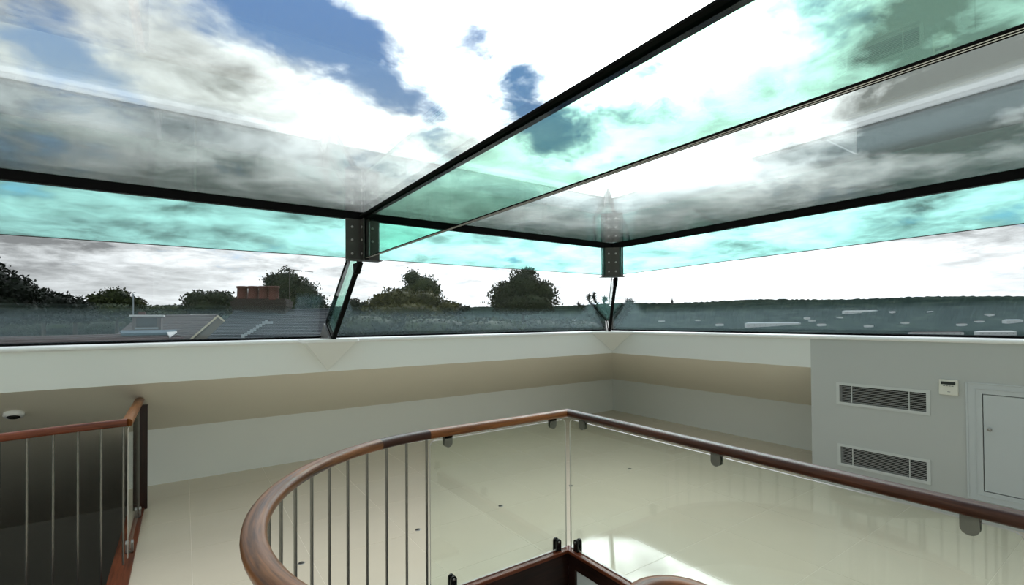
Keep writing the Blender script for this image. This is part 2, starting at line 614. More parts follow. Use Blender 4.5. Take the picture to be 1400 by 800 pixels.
def minus_openings(p):
    res = []
    q = clip(p, (-1, 0), -XL)                    # left stairwell: x < XL and y > 3.34
    if q:
        q = clip(q, (0, -1), -3.34)
        if q:
            res.append(q)
    p = clip(p, (1, 0), XL)
    if not p:
        return res
    fin = []
    a = clip(p, (0, 1), EY)
    fin.append(a)
    b = clip(p, (0, -1), -EY)
    if b:
        fin.append(clip(b, (1, 0), EX))
        b = clip(b, (-1, 0), -EX)
    if b:
        fin.append(clip(b, (0, -1), -EN))
        b = clip(b, (0, 1), EN)
    if b:
        left = clip(b, (-1, 0), -WC.x)
        if left:
            ns = 24
            for k in range(ns):
                a0, a1 = math.pi / 2 + math.pi * k / ns, math.pi / 2 + math.pi * (k + 1) / ns
                s = clip(left, (-math.sin(a0), math.cos(a0)), -math.sin(a0) * WC.x + math.cos(a0) * WC.y)
                if s:
                    s = clip(s, (math.sin(a1), -math.cos(a1)), math.sin(a1) * WC.x - math.cos(a1) * WC.y)
                if s:
                    am = (a0 + a1) / 2
                    nn = (math.cos(am), math.sin(am))
                    s = clip(s, nn, nn[0] * WC.x + nn[1] * WC.y + ER * math.cos((a1 - a0) / 2))
                if s:
                    fin.append(s)
    return res + [f for f in fin if f]


def slab(polys, z0, z1):
    mb = MB()
    for p in polys:
        mb.prism([(x, y, z0) for x, y in p], (0, 0, z1 - z0))
    return mb


fl = empty('floor', (2, 2, 0), kind='structure', label='polished beige tiled floor around the stair openings')
slab(minus_openings([(XLEFT, YBACK), (XF, YBACK), (XF, YF), (XLEFT, YF)]), -0.06, -0.0008).build('grout_bed', M['grout'], fl)
TS, GAP = 0.62, 0.0016
tile_src = None
i0, i1 = math.floor((XLEFT - 0.045) / TS), math.ceil((XF - 0.045) / TS)
j0, j1 = math.floor((YBACK - 0.06) / TS), math.ceil((YF - 0.06) / TS)
for i in range(i0, i1):
    for j in range(j0, j1):
        x0, x1 = 0.045 + i * TS + GAP, 0.045 + (i + 1) * TS - GAP
        y0, y1 = 0.06 + j * TS + GAP, 0.06 + (j + 1) * TS - GAP
        x0, x1, y0, y1 = max(x0, XLEFT), min(x1, XF), max(y0, YBACK), min(y1, YF)
        if x1 - x0 < 0.01 or y1 - y0 < 0.01:
            continue
        cx, cy = (x0 + x1) / 2, (y0 + y1) / 2
        if cx > XU + 0.1 and cy < YBOX:
            continue
        ps = minus_openings([(x0, y0), (x1, y0), (x1, y1), (x0, y1)])
        if not ps:
            continue
        full = len(ps) == 1 and abs(x1 - x0 - TS + 2 * GAP) < 1e-4 and abs(y1 - y0 - TS + 2 * GAP) < 1e-4
        if full:
            xs, ysq = [q[0] for q in ps[0]], [q[1] for q in ps[0]]
            full = len(ps[0]) == 4 and abs(max(xs) - min(xs) - (x1 - x0)) < 1e-5 and abs(max(ysq) - min(ysq) - (y1 - y0)) < 1e-5
        if full and tile_src is not None:
            share(tile_src[0], fl, (x0 - tile_src[1], y0 - tile_src[2], 0))
            continue
        o = slab(ps, -0.0008, 0.0).build('tile', M['tile'], fl)
        if full:
            tile_src = (o, x0, y0)

# lined stair opening below the floor
t1 = empty('trim_1', (EX, EY, 0), kind='structure', label='mahogany lining around the edge of the stair opening')
arc_pts = [(WC.x + 0.91 * math.cos(a), WC.y + 0.91 * math.sin(a)) for a in [math.pi / 2 + math.pi * k / 28 for k in range(29)]]
kerb_prof = [(-0.035, -0.10), (0.035, -0.10), (0.035, 0.0), (0.03, 0.006), (-0.03, 0.006), (-0.035, 0.0)]
MB().sweep([(WC.x + 0.01, EY - 0.035, 0)] + [(x, y, 0) for x, y in arc_pts], kerb_prof, smooth=False).build('curved_kerb', M['mahog'], t1)
MB().prism([(WC.x, EY, 0.006), (EX, EY, 0.006), (EX - 0.055, EY - 0.055, 0.006), (WC.x, EY - 0.055, 0.006)], (0, 0, -0.022)).build('kerb_board', M['mahog'], t1, 0.004)
MB().prism([(EX, EY, 0.006), (EX, EN, 0.006), (EX - 0.055, EN, 0.006), (EX - 0.055, EY - 0.055, 0.006)], (0, 0, -0.022)).build('kerb_board', M['mahog'], t1, 0.004)
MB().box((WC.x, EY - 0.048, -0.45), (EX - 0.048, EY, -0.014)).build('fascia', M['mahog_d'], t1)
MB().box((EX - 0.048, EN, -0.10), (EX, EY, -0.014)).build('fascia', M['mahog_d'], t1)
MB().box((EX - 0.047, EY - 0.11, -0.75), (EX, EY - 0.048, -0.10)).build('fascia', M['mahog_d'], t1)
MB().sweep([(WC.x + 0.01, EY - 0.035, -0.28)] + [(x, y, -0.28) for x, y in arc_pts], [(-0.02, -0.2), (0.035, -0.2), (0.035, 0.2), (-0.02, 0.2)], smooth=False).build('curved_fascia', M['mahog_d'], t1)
wst = empty('wall_stair', (EX, 1.4, -1.2), kind='structure')
MB().box((EX - 0.03, EN, -2.8), (EX + 0.03, EY, -0.09)).build('plaster', M['wall'], wst)
MB().box((-0.1, EY - 0.02, -2.8), (EX, EY + 0.04, -0.45)).build('plaster', M['wall'], wst)
MB().box((-0.1, EN - 0.06, -2.8), (EX, EN, -0.07)).build('plaster', M['wall'], wst)
MB().box((0.05, EN, -2.8), (0.11, EY, -0.48)).build('plaster', M['wall'], wst)
lf = MB().box((-0.15, 0.3, -2.86), (EX + 0.1, 2.6, -2.8)).build('floor_lower', M['rail_d'])
tag(MB().box((XLEFT, 3.28, -4.46), (XL + 0.05, 8.2, -4.4)).build('floor_stairwell', M['rail_d']), kind='structure')
tag(lf, kind='structure')
# left stairwell enclosure, its shade painted in with dark wood and dim tones
wsl = empty('wall_stairwell', (XL, 5, -1), kind='structure')
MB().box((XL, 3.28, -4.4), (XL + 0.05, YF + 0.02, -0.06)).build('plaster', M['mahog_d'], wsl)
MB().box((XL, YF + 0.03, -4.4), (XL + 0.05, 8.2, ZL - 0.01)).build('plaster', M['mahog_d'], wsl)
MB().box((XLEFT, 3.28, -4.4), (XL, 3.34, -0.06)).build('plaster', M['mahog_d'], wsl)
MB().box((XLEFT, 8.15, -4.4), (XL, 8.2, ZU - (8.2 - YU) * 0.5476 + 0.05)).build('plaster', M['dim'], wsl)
t2 = empty('trim_2', (XL, 4.2, 0), kind='structure', label='mahogany edging along the floor beside the left stairwell')
MB().box((XL - 0.06, 3.30, -0.26), (XL + 0.045, 4.95, 0.012)).build('edge_board', M['mahog'], t2, 0.004)
MB().box((XLEFT, 3.30, -0.26), (XL - 0.06, 3.365, 0.012)).build('edge_board', M['mahog'], t2, 0.004)

# ------------------------------------------------------------------ sills with ledges for the columns
NO = 0.022                                      # nosing
s1 = empty('trim_3', (1, YU, ZS), kind='structure', label='glossy white sill along the left glazing')


def sill_profile_box(pts_in, pts_out):
    """sill between an inner line (room side) and outer line with a rounded nosing"""
    mb = MB()
    prof = [(0.0, 0.0), (-0.006, 0.008 - 0.003), (-0.006, 0.0)]
    return mb


def sill_run(axis, a0, a1, inner, outer, name, parent):
    """white board with a half round nosing, swept along one axis; inner is the room side"""
    d = -1
    rr = 0.017
    prof = []
    for k in range(7):
        a = math.pi / 2 + math.pi * k / 6
        prof.append((inner - NO + 0.017 + rr * math.cos(a), ZS - rr + rr * math.sin(a)))
    prof += [(outer + 0.06, ZS - 2 * rr), (outer + 0.06, ZS)]
    mb = MB()
    n = len(prof)
    if axis == 'x':
        vs_ = [(a0[k] if isinstance(a0, list) else a0, p[0], p[1]) for k, p in enumerate(prof)] + [(a1(p[0]) if callable(a1) else a1, p[0], p[1]) for p in prof]
    else:
        vs_ = [(p[0], a1(p[0]) if callable(a1) else a1, p[1]) for p in prof] + [(p[0], a0, p[1]) for p in prof]
    fs = [[k, n + k, n + (k + 1) % n, (k + 1) % n] for k in range(n)]
    fs += [list(range(n)), list(range(2 * n - 1, n - 1, -1))]
    mb.add(vs_, fs)
    o = mb.build(name, M['sill'], parent)
    return o


KD = (XS - XU) / (YS - YU)
sill_run('x', XLEFT, lambda y: XU + (y - YU) * KD, YU, YS, 'sill_board', s1)
s2 = empty('trim_4', (XU, 2, ZS), kind='structure', label='glossy white sill along the right glazing')
sill_run('y', YBACK, lambda x: YU + (x - XU) / KD, XU, XS, 'sill_board', s2)


def corbel(parent, ledge, apex, nose):
    """ledge (outline on top, room side first two) carried by a pyramid running to the apex on the wall"""
    z1, z0 = ZS + 0.002, ZS - 0.03
    MB().prism([(x, y, z0) for x, y in ledge], (0, 0, z1 - z0)).build('ledge', M['sill'], parent, 0.006)
    top = [(x, y, z0) for x, y in nose]
    MB().add([*top, apex], [[0, 1, 2, 3], [1, 0, 4], [2, 1, 4], [3, 2, 4], [0, 3, 4]]).build('bracket_pyramid', M['wall'], parent)


corbel(s1, [(0.852, 4.335), (1.304, 4.335), (1.37, YU), (0.83, YU)], (1.083, YU - 0.001, 1.045),
       [(0.868, 4.35), (1.288, 4.35), (1.33, YU), (0.86, YU)])
cc = Vector((XU, YU))
corbel(s2, [(XU - 0.40, YU - 0.015), (XU - 0.015, YU - 0.38), (XU + 0.02, YU - 0.36), (XU + 0.02, YU + 0.02), (XU - 0.38, YU + 0.02)], (XU - 0.004, YU - 0.004, 1.06),
       [(XU - 0.36, YU - 0.002), (XU - 0.002, YU - 0.34), (XU, YU - 0.001), (XU - 0.001, YU)])

# ------------------------------------------------------------------ glass roof
ce = empty('ceiling', (1, 1, ZR), kind='structure', label='flat frameless glass roof')
GT = 0.022
YRB = YBACK + 0.0
for (a, b) in ((XLEFT, XP - 0.012), (XP + 0.012, XR + 0.02)):
    MB().box((a, YRB if a < 0 else -0.9, ZR), (b, YR + 0.02, ZR + GT)).build('roof_pane', M['gl_roof'], ce)
MB().box((XP + 0.03, YRB, ZR), (XR + 0.04, -0.9, ZR + 0.06)).build('roof_light_block', M['wall'], ce)  # unseen opaque roof piece, added to keep light off the near right
MB().box((XP - 0.034, YRB, ZR - 0.006), (XP + 0.034, YR, ZR + 0.004)).build('joint_seal', M['seal'], ce)
MB().box((XLEFT, YR - 0.012, ZR - 0.028), (XR + 0.012, YR + 0.03, ZR + 0.030)).build('edge_seal', M['seal'], ce)
MB().box((XR - 0.012, YRB, ZR - 0.028), (XR + 0.03, YR - 0.012, ZR + 0.030)).build('edge_seal', M['seal'], ce)

# sloping panes between the sill and the roof edge
def slope_pane(name, quad, nrm, lab):
    w = empty(name, quad[0], kind='structure', label=lab)
    MB().prism(quad, Vector(nrm).normalized() * 0.020).build('pane', M['gl_clear'], w)
    a, b = Vector(quad[0]), Vector(quad[1])
    MB().tube([a + Vector((0, 0, 0.006)), b + Vector((0, 0, 0.006))], 0.016, 6).build('bottom_seal', M['seal'], w)
    return w


nb = Vector((0, ZR - ZS, YS - YR)).normalized()
nr = Vector((ZR - ZS, 0, XS - XR)).normalized()
ptop = lambda x: (x, YR + 0.03, ZR)
slope_pane('window_1', [(XLEFT, YS, ZS), (XP - 0.012, YS, ZS), (XP - 0.012, YR + 0.03, ZR), (XLEFT, YR + 0.03, ZR)], nb, 'sloping glass pane left of the glass column')
slope_pane('window_2', [(XP + 0.012, YS, ZS), (XS - 0.01, YS, ZS), (XR + 0.02, YR + 0.03, ZR), (XP + 0.012, YR + 0.03, ZR)], nb, 'sloping glass pane between the glass column and the corner')
slope_pane('window_3', [(XS, YS - 0.01, ZS), (XS, -0.9, ZS), (XR + 0.03, -0.9, ZR), (XR + 0.03, YR + 0.02, ZR)], nr, 'sloping glass pane right of the corner')

MB().box((XLEFT, YBACK - 0.3, ZS - 0.04), (XS, YBACK + 0.02, ZS)).build('sill_board', M['sill'], wk)
w4 = empty('window_rear_added', (0, YBACK, ZS), kind='structure')  # unseen rear glazing, added to let more light onto the back wall
MB().box((XLEFT, YBACK - 0.02, ZS), (XR, YBACK, ZR)).build('pane', M['gl_clear'], w4)

# ------------------------------------------------------------------ hanging glass beams round the edge and the long fin
def edge_strip(mb, a, b, t):
    a, b = Vector(a), Vector(b)


gb = empty('glass_beam', (0, YR, ZR), label='teal laminated glass beam hanging along the left roof edge, left of the column', cat='glass beam')
MB().box((XLEFT, YR - 0.01, ZB), (XP - 0.09, YR + 0.01, ZR - 0.028)).build('glass', M['gl_teal'], gb)
MB().box((XLEFT, YR - 0.009, ZB - 0.003), (XP - 0.09, YR + 0.009, ZB)).build('lower_edge', M['darksteel'], gb)
MB().box((XP - 0.085, YR - 0.012, ZB), (XP - 0.078, YR + 0.012, ZR - 0.028)).build('end_seal', M['seal'], gb)
gb2 = empty('glass_beam', (2.4, YR, ZR), label='teal laminated glass beam along the roof edge between column and corner', cat='glass beam')
MB().box((XP + 0.09, YR - 0.01, ZB), (XR - 0.05, YR + 0.01, ZR - 0.028)).build('glass', M['gl_teal'], gb2)
MB().box((XP + 0.09, YR - 0.009, ZB - 0.003), (XR - 0.05, YR + 0.009, ZB)).build('lower_edge', M['darksteel'], gb2)
gb3 = empty('glass_beam', (XR, 1, ZR), label='teal laminated glass beam hanging along the right roof edge', cat='glass beam')
TP = 0.0139


def zb_r(y):
    return ZB + (YR - y) * TP


y_a, y_b = YR - 0.05, YBACK
MB().prism([(XR - 0.01, y_a, zb_r(y_a)), (XR - 0.01, y_b, zb_r(y_b)), (XR - 0.01, y_b, ZR - 0.028), (XR - 0.01, y_a, ZR - 0.028)], (0.02, 0, 0)).build('glass', M['gl_teal'], gb3)
MB().prism([(XR - 0.009, y_a, zb_r(y_a) - 0.003), (XR - 0.009, y_b, zb_r(y_b) - 0.003), (XR - 0.009, y_b, zb_r(y_b)), (XR - 0.009, y_a, zb_r(y_a))], (0.018, 0, 0)).build('lower_edge', M['darksteel'], gb3)

gf = empty('glass_fin', (XP, 1, ZR), label='long green laminated glass fin running overhead under the roof joint', cat='glass fin')
FT = 0.0135
yf0 = YR - 0.10
MB().box((XP - FT, YBACK, ZB - 0.0), (XP + FT, YR - 0.012, ZR - 0.006)).build('glass', M['gl_green'], gf)
for k, (a, b, mt) in enumerate(((-1.0, -0.52, 'seal'), (-0.52, -0.24, 'edge_light'), (-0.24, 0.24, 'seal'), (0.24, 0.52, 'edge_light'), (0.52, 1.0, 'seal'))):
    o = MB().box((XP + a * FT, YBACK, ZB - 0.004), (XP + b * FT, YR - 0.012, ZB)).build('ply_edge' if mt == 'seal' else 'interlayer', M[mt], gf)


def bolt_at(parent, p, ax):
    return MB().lathe(p, [(0.010, 0), (0.010, 0.004), (0.007, 0.0075), (0.003, 0.009)], 10, ax).build('bolt', M['steel'], parent)


# bracket where fin, beams and column meet
bk = empty('steel_bracket', (XP, YR, ZB), label='dark steel angle bracket with bolts at the head of the left glass column', cat='bracket')
zt = ZR - 0.028
zbk = ZB - 0.016
pl = MB().box((XP - 0.135, YR - 0.020, zbk), (XP - 0.018, YR - 0.012, zt)).build('plate', M['darksteel'], bk)
for z in (0.10, 0.5, 0.88):
    zz = zbk + 0.02 + (zt - zbk - 0.05) * z
    bolt_at(pl, (XP - 0.088, YR - 0.020, zz), (0, -1, 0))
pl2 = MB().box((XP - 0.026, YR - 0.085, zbk), (XP - 0.0185, YR - 0.012, zt)).build('plate', M['darksteel'], bk)
for z in (0.10, 0.5, 0.88):
    zz = zbk + 0.02 + (zt - zbk - 0.05) * z
    bolt_at(pl2, (XP - 0.026, YR - 0.05, zz), (-1, 0, 0))
pl3 = MB().box((XP + 0.018, YR - 0.020, zbk), (XP + 0.115, YR - 0.012, zt)).build('plate', M['darksteel'], bk)
for z in (0.10, 0.5, 0.88):
    zz = zbk + 0.02 + (zt - zbk - 0.05) * z
    bolt_at(pl3, (XP + 0.06, YR - 0.020, zz), (0, -1, 0))
MB().box((XP + 0.0115, YR - 0.085, zbk), (XP + 0.0185, YR - 0.012, zt)).build('plate', M['darksteel'], bk)
MB().box((XP - 0.135, YR - 0.085, zbk - 0.005), (XP + 0.115, YR + 0.02, zbk)).build('base_plate', M['darksteel'], bk)
MB().box((XP - 0.0115, YR - 0.012, zbk), (XP + 0.0115, YR + 0.014, zt)).build('spacer', M['seal'], bk)


def column(o, ex, ey, org, lab):
    """glass column fin in the vertical plane through org along e=(ex,ey) (outwards); section given as (distance outwards, z)"""
    org = Vector((org[0], org[1], 0))
    e = Vector((ex, ey, 0))
    s = Vector((-ey, ex, 0)).normalized()

    def P(d, z, off=0.0):
        return org + e * d + Vector((0, 0, z)) + s * off
    sec = [(0.09, 1.950), (0.40, 1.985), (1.08, 1.485), (0.86, 1.338)]
    t = 0.012
    MB().prism([P(d, z, -t) for d, z in sec], s * 2 * t).build('glass', M['gl_green'], o)
    # dark inner edge, outer edge and lower cut
    for (i, j, w, nm) in ((3, 0, 0.017, 'inner_edge'), (1, 2, 0.015, 'outer_edge'), (2, 3, 0.013, 'foot_edge')):
        a, b = P(*sec[i]), P(*sec[j])
        MB().sweep([a, b], [(-w, -0.012), (w, -0.012), (w, 0.012), (-w, 0.012)], smooth=False).build(nm, M['seal'], o)
    # head plate hung from the bracket
    MB().prism([P(0.065, zbk - 0.004, -0.020), P(0.20, zbk - 0.004, -0.020), P(0.185, zbk - 0.085, -0.020), P(0.150, zbk - 0.085, -0.020)], s * 0.040).build('head_plate', M['seal'], o)
    # shoe on the sill
    sh = MB().prism([P(0.90, ZS + 0.003, -0.03), P(1.26, ZS + 0.003, -0.03), P(1.085, 1.475, -0.03)], s * 0.012).build('shoe_plate', M['steel'], o)
    MB().prism([P(0.90, ZS + 0.003, 0.018), P(1.26, ZS + 0.003, 0.018), P(1.085, 1.475, 0.018)], s * 0.012).build('shoe_plate', M['steel'], o)
    for (d, z) in ((1.02, 1.385), (1.085, 1.42)):
        MB().lathe(P(d, z, -0.03), [(0.012, 0), (0.012, 0.006), (0.006, 0.010)], 10, -s).build('bolt', M['darksteel'], sh)
    MB().box(P(0.88, ZS, -0.05), P(1.25, ZS + 0.005, 0.05)).build('shoe_base', M['steel'], o) if abs(ex) < 1e-6 else None
    return o


c1 = empty('glass_column', (XP, YS, ZS), label='leaning green glass column standing on the wedge-shaped ledge of the left sill', cat='glass column')
column(c1, 0, 1, (XP, YR), '')
c2 = empty('glass_column', (XS, YS, ZS), label='leaning glass column in the corner of the two sills', cat='glass column')
column(c2, 0.98, 1.07, (XR + 0.035, YR - 0.035), '')
bk2 = empty('steel_bracket', (XR, YR, ZB), label='dark steel bracket with six bolts at the head of the corner column', cat='bracket')
d1 = Vector((-1, 1, 0)).normalized()      # along the diagonal face
nrm = Vector((-1, -1, 0)).normalized()    # towards the room
cen = Vector((XR - 0.06, YR - 0.06, 0))
for sg, nm in ((-1, 'plate'), (1, 'plate')):
    a = cen - d1 * (sg * 0.003)
    b = cen + d1 * (sg * 0.098) - nrm * 0.0
    po = MB().prism([(a.x, a.y, zbk), (b.x, b.y, zbk), (b.x, b.y, zt), (a.x, a.y, zt)], nrm * -0.008).build(nm, M['darksteel'], bk2)
    for z in (0.12, 0.5, 0.86):
        q = cen + d1 * (sg * 0.036)
        bolt_at(po, (q.x, q.y, zbk + 0.02 + (zt - zbk - 0.05) * z), nrm)
    e = cen + d1 * (sg * 0.10)
    MB().prism([(e.x, e.y, zbk), (e.x + d1.x * sg * 0.012, e.y + d1.y * sg * 0.012, zbk), (e.x + d1.x * sg * 0.012, e.y + d1.y * sg * 0.012, zt), (e.x, e.y, zt)], nrm * 0.012).build('flange', M['seal'], bk2)
q0, q1 = cen + d1 * 0.11, cen - d1 * 0.11
MB().prism([(q0.x, q0.y, zbk - 0.005), (q1.x, q1.y, zbk - 0.005), (q1.x + 0.09, q1.y + 0.05, zbk - 0.005), (XR + 0.03, YR + 0.03, zbk - 0.005), (q0.x + 0.05, q0.y + 0.09, zbk - 0.005)], (0, 0, 0.005)).build('base_plate', M['darksteel'], bk2)

# ------------------------------------------------------------------ grilles, controller and access door in the boxed wall
def grille(y0, y1, z0, z1, lab):
    g = empty('air_grille', (XU, (y0 + y1) / 2, z0), label=lab, cat='air grille', group='air grilles in the boxed wall')
    x0 = XU - 0.010
    fr = MB()
    bw = 0.024
    fr.box((x0, y0 - bw, z0 - bw), (XU - 0.002, y1 + bw, z0)).box((x0, y0 - bw, z1), (XU - 0.002, y1 + bw, z1 + bw))
    fr.box((x0, y0 - bw, z0), (XU - 0.002, y0, z1)).box((x0, y1, z0), (XU - 0.002, y1 + bw, z1))
    fr.build('frame', M['white'], g)
    MB().box((XU + 0.05, y0, z0), (XU + 0.056, y1, z1)).build('back_plate', M['black'], g)
    n = 10
    src = None
    for k in range(n):
        z = z0 + (z1 - z0) * (k + 0.75) / (n + 0.6)
        if src is None:
            src = MB().prism([(XU - 0.003, y0, z - 0.0016), (XU - 0.003, y0, z + 0.0016), (XU + 0.004, y0, z + 0.0012), (XU + 0.004, y0, z - 0.0012)], (0, y1 - y0, 0)).build('slat', M['louvre'], g)
            zs0 = z
        else:
            share(src, g, (0, 0, z - zs0))
    for fy in (0.155, 0.82):
        yy = y1 - (y1 - y0) * fy
        MB().box((XU - 0.008, yy - 0.003, z0), (XU + 0.004, yy + 0.003, z1)).build('divider', M['white'], g)


grille(*GR[0], 'upper white louvred air grille, level with the wall controller')
grille(*GR[1], 'lower white louvred air grille, just above the dark handrail')

th = empty('wall_controller', (XU, 1.07, 0.96), label='small ivory wall controller with a dark display beside the upper grille', cat='controller')
MB().box((XU - 0.024, 1.016, 0.905), (XU - 0.002, 1.126, 1.022)).build('case', M['ivory'], th, 0.004)
MB().box((XU - 0.026, 1.030, 0.984), (XU - 0.023, 1.112, 1.006)).build('display', M['lcd'], th)
for k in range(4):
    y = 1.095 - k * 0.016
    MB().box((XU - 0.0255, y - 0.006, 0.972), (XU - 0.023, y + 0.006, 0.977)).build('button', M['print'], th)
MB().box((XU - 0.0255, 1.060, 0.928), (XU - 0.023, 1.076, 0.932)).build('mark', M['print'], th)
MB().box((XU - 0.0255, 1.104, 1.014), (XU - 0.023, 1.110, 1.018)).build('indicator', M['print'], th)

dr = empty('door_1', (XU, DO[0], DO[2]), kind='structure', label='white access door with a small knob in the boxed wall')
fr = MB()
for (a, b, c, d, x) in ((0.0, 0.975, 0.16, DO[2], 0), (0.0, 0.975, DO[3], 1.012, 0), (DO[1], 0.975, DO[2], DO[3], 0)):
    fr.box((XU - 0.008, a, c), (XU - 0.002, b, d))
fr.build('door_frame', M['door'], dr)
fr = MB()
for (a, b, c, d) in ((0.0, 0.978, 0.155, 0.165), (0.0, 0.978, 1.005, 1.015), (0.966, 0.978, 0.165, 1.005), (0.0, 0.930, 0.196, 0.202), (0.0, 0.930, 0.968, 0.974), (0.924, 0.930, 0.202, 0.968)):
    fr.box((XU - 0.012, a, c), (XU - 0.008, b, d))
fr.build('door_moulding', M['door'], dr, 0.002)
dl = MB().box((XU - 0.004, DO[0] + 0.006, DO[2] + 0.006), (XU + 0.016, DO[1] - 0.005, DO[3] - 0.005)).build('door_leaf', M['door'], dr)
MB().box((XU + 0.03, DO[0], DO[2]), (XU + 0.034, DO[1], DO[3])).build('recess', M['black'], dr)
MB().lathe((XU - 0.004, 0.852, 0.684), [(0.006, 0), (0.006, 0.008), (0.012, 0.012), (0.013, 0.018), (0.009, 0.023)], 14, (-1, 0, 0)).build('knob', M['steel'], dl)

# ------------------------------------------------------------------ main balustrade
def rail_profile(w, h, n=16):
    out = []
    for k in range(n):
        a = 2 * math.pi * k / n
        c, s = math.cos(a), math.sin(a)
        out.append((w / 2 * math.copysign(abs(c) ** 0.75, c), h / 2 * math.copysign(abs(s) ** 0.75, s)))
    return out


RZ = 0.881
RP = rail_profile(0.070, 0.049)
ba = empty('stair_balustrade', (RXB, RYB, 0), label='balustrade with curved wooden handrail, steel rods and glass around the central stair opening', cat='balustrade')
RC = RYB - WC.y


def arc(a0, a1, n, z=RZ, r=RC, c=WC):
    return [(c.x + r * math.cos(a0 + (a1 - a0) * k / n), c.y + r * math.sin(a0 + (a1 - a0) * k / n), z) for k in range(n + 1)]


PI = math.pi
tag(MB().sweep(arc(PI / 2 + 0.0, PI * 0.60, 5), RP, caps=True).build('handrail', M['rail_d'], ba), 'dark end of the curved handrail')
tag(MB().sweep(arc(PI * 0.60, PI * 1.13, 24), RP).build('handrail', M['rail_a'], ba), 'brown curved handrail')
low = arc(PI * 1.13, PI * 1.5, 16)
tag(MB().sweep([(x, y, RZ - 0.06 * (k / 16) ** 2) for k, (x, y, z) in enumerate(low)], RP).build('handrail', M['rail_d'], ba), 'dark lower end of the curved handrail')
RP_n = len(RP)


def straight_rail(a, b, cut_a, cut_b, name, mt, parent, prof=RP):
    """rail with mitred ends: cut direction vectors in plan (None for square)"""
    a, b = Vector(a), Vector(b)
    t = (b - a).normalized()
    s = t.cross(Vector((0, 0, 1))).normalized()
    vs_ = []
    for p, cut in ((a, cut_a), (b, cut_b)):
        for (u, w) in prof:
            q = p + s * u + Vector((0, 0, w))
            if cut is not None:
                q = q + t * (u * cut)
            vs_.append(q)
    n = len(prof)
    L = (b - a).length
    per = [0.0]
    for k in range(n):
        per.append(per[-1] + math.hypot(prof[k][0] - prof[(k + 1) % n][0], prof[k][1] - prof[(k + 1) % n][1]))
    mb = MB()
    mb.add(vs_, [[k, (k + 1) % n, n + (k + 1) % n, n + k] for k in range(n)],
           [[(0, per[k]), (0, per[k + 1]), (L, per[k + 1]), (L, per[k])] for k in range(n)], True)
    mb.add([vs_[k] for k in range(n)], [list(range(n))[::-1]])
    mb.add([vs_[n + k] for k in range(n)], [list(range(n))])
    return mb.build(name, mt, parent)


tag(straight_rail((WC.x, RYB, RZ), (RXB, RYB, RZ), None, -1.0, 'handrail', M['rail_b'], ba), 'golden brown straight handrail')
tag(straight_rail((RXB, RYB, RZ), (RXB, 0.02, RZ), 1.0, None, 'handrail', M['rail_c'], ba), 'reddish brown long handrail')

# steel rods round the rounded end
src = None
step = math.radians(7.32)
a = PI / 2 + 0.015
while a < PI * 1.48:
    x, y = WC.x + (RC - 0.005) * math.cos(a), WC.y + (RC - 0.005) * math.sin(a)
    if src is None:
        src = MB().tube([(x, y, -0.07), (x, y, RZ - 0.012)], 0.0068, 10).build('baluster', M['baluster'], ba)
        sx0, sy0 = x, y
    else:
        share(src, ba, (x - sx0, y - sy0, 0))
    a += step


def glass_panel(p0, p1, z0, z1, parent, r=0.03, t=0.006):
    """upright sheet with rounded upper corners between two plan points, with bright polished edges"""
    p0, p1 = Vector((*p0, 0)), Vector((*p1, 0))
    d = (p1 - p0)
    L = d.length
    d.normalize()
    s = Vector((-d.y, d.x, 0))
    out = [(0, z0), (L, z0)]
    for k in range(5):
        q = PI / 2 * k / 4
        out.append((L - r + r * math.cos(q), z1 - r + r * math.sin(q)))
    for k in range(5):
        q = PI / 2 + PI / 2 * k / 4
        out.append((r + r * math.cos(q), z1 - r + r * math.sin(q)))
    pts = [p0 + d * u - s * t + Vector((0, 0, z)) for u, z in out]
    n = len(pts)
    mb = MB().add([*pts], [list(range(n))])
    mb.add([p + s * 2 * t for p in pts], [list(range(n))[::-1]])
    g = mb.build('glass_panel', M['gl_rail'], parent)
    em = MB()
    vs_ = pts + [p + s * 2 * t for p in pts]
    em.add(vs_, [[(i + 1) % n, i, n + i, n + (i + 1) % n] for i in range(n)])
    em.build('polished_edge', M['glass_edge'], g)
    return g


GZ0, GZ1 = 0.012, 0.842
glass_panel((1.098, RYB), (RXB - 0.022, RYB), GZ0, GZ1, ba)
glass_panel((RXB, RYB - 0.022), (RXB, 0.30), GZ0, GZ1, ba)


def rail_clip(p, ax, parent):
    """rounded metal tab clasping the upper edge of the glass under the handrail; ax is the direction along the rail"""
    p, ax = Vector(p), Vector(ax)
    s = Vector((-ax.y, ax.x, 0))
    out = [(-0.024, RZ - 0.02), (0.024, RZ - 0.02), (0.024, 0.818)]
    for k in range(1, 8):
        q = PI * k / 8
        out.append((0.024 * math.cos(q), 0.818 - 0.022 * math.sin(q)))
    out.append((-0.024, 0.818))
    mb = MB()
    for o in (-0.014, 0.008):
        mb.prism([p + ax * u + s * o + Vector((0, 0, z)) for u, z in out], s * 0.006)
    mb.prism([p + ax * u + s * -0.014 + Vector((0, 0, z)) for u, z in ((-0.024, 0.846), (0.024, 0.846), (0.024, RZ - 0.02), (-0.024, RZ - 0.02))], s * 0.028)
    return mb.build('rail_clip', M['clip'], parent)


for x in (1.205, 1.956):
    rail_clip((x, RYB, 0), (1, 0, 0), ba)
for y in (2.227, 1.307, 0.422):
    rail_clip((RXB, y, 0), (0, 1, 0), ba)


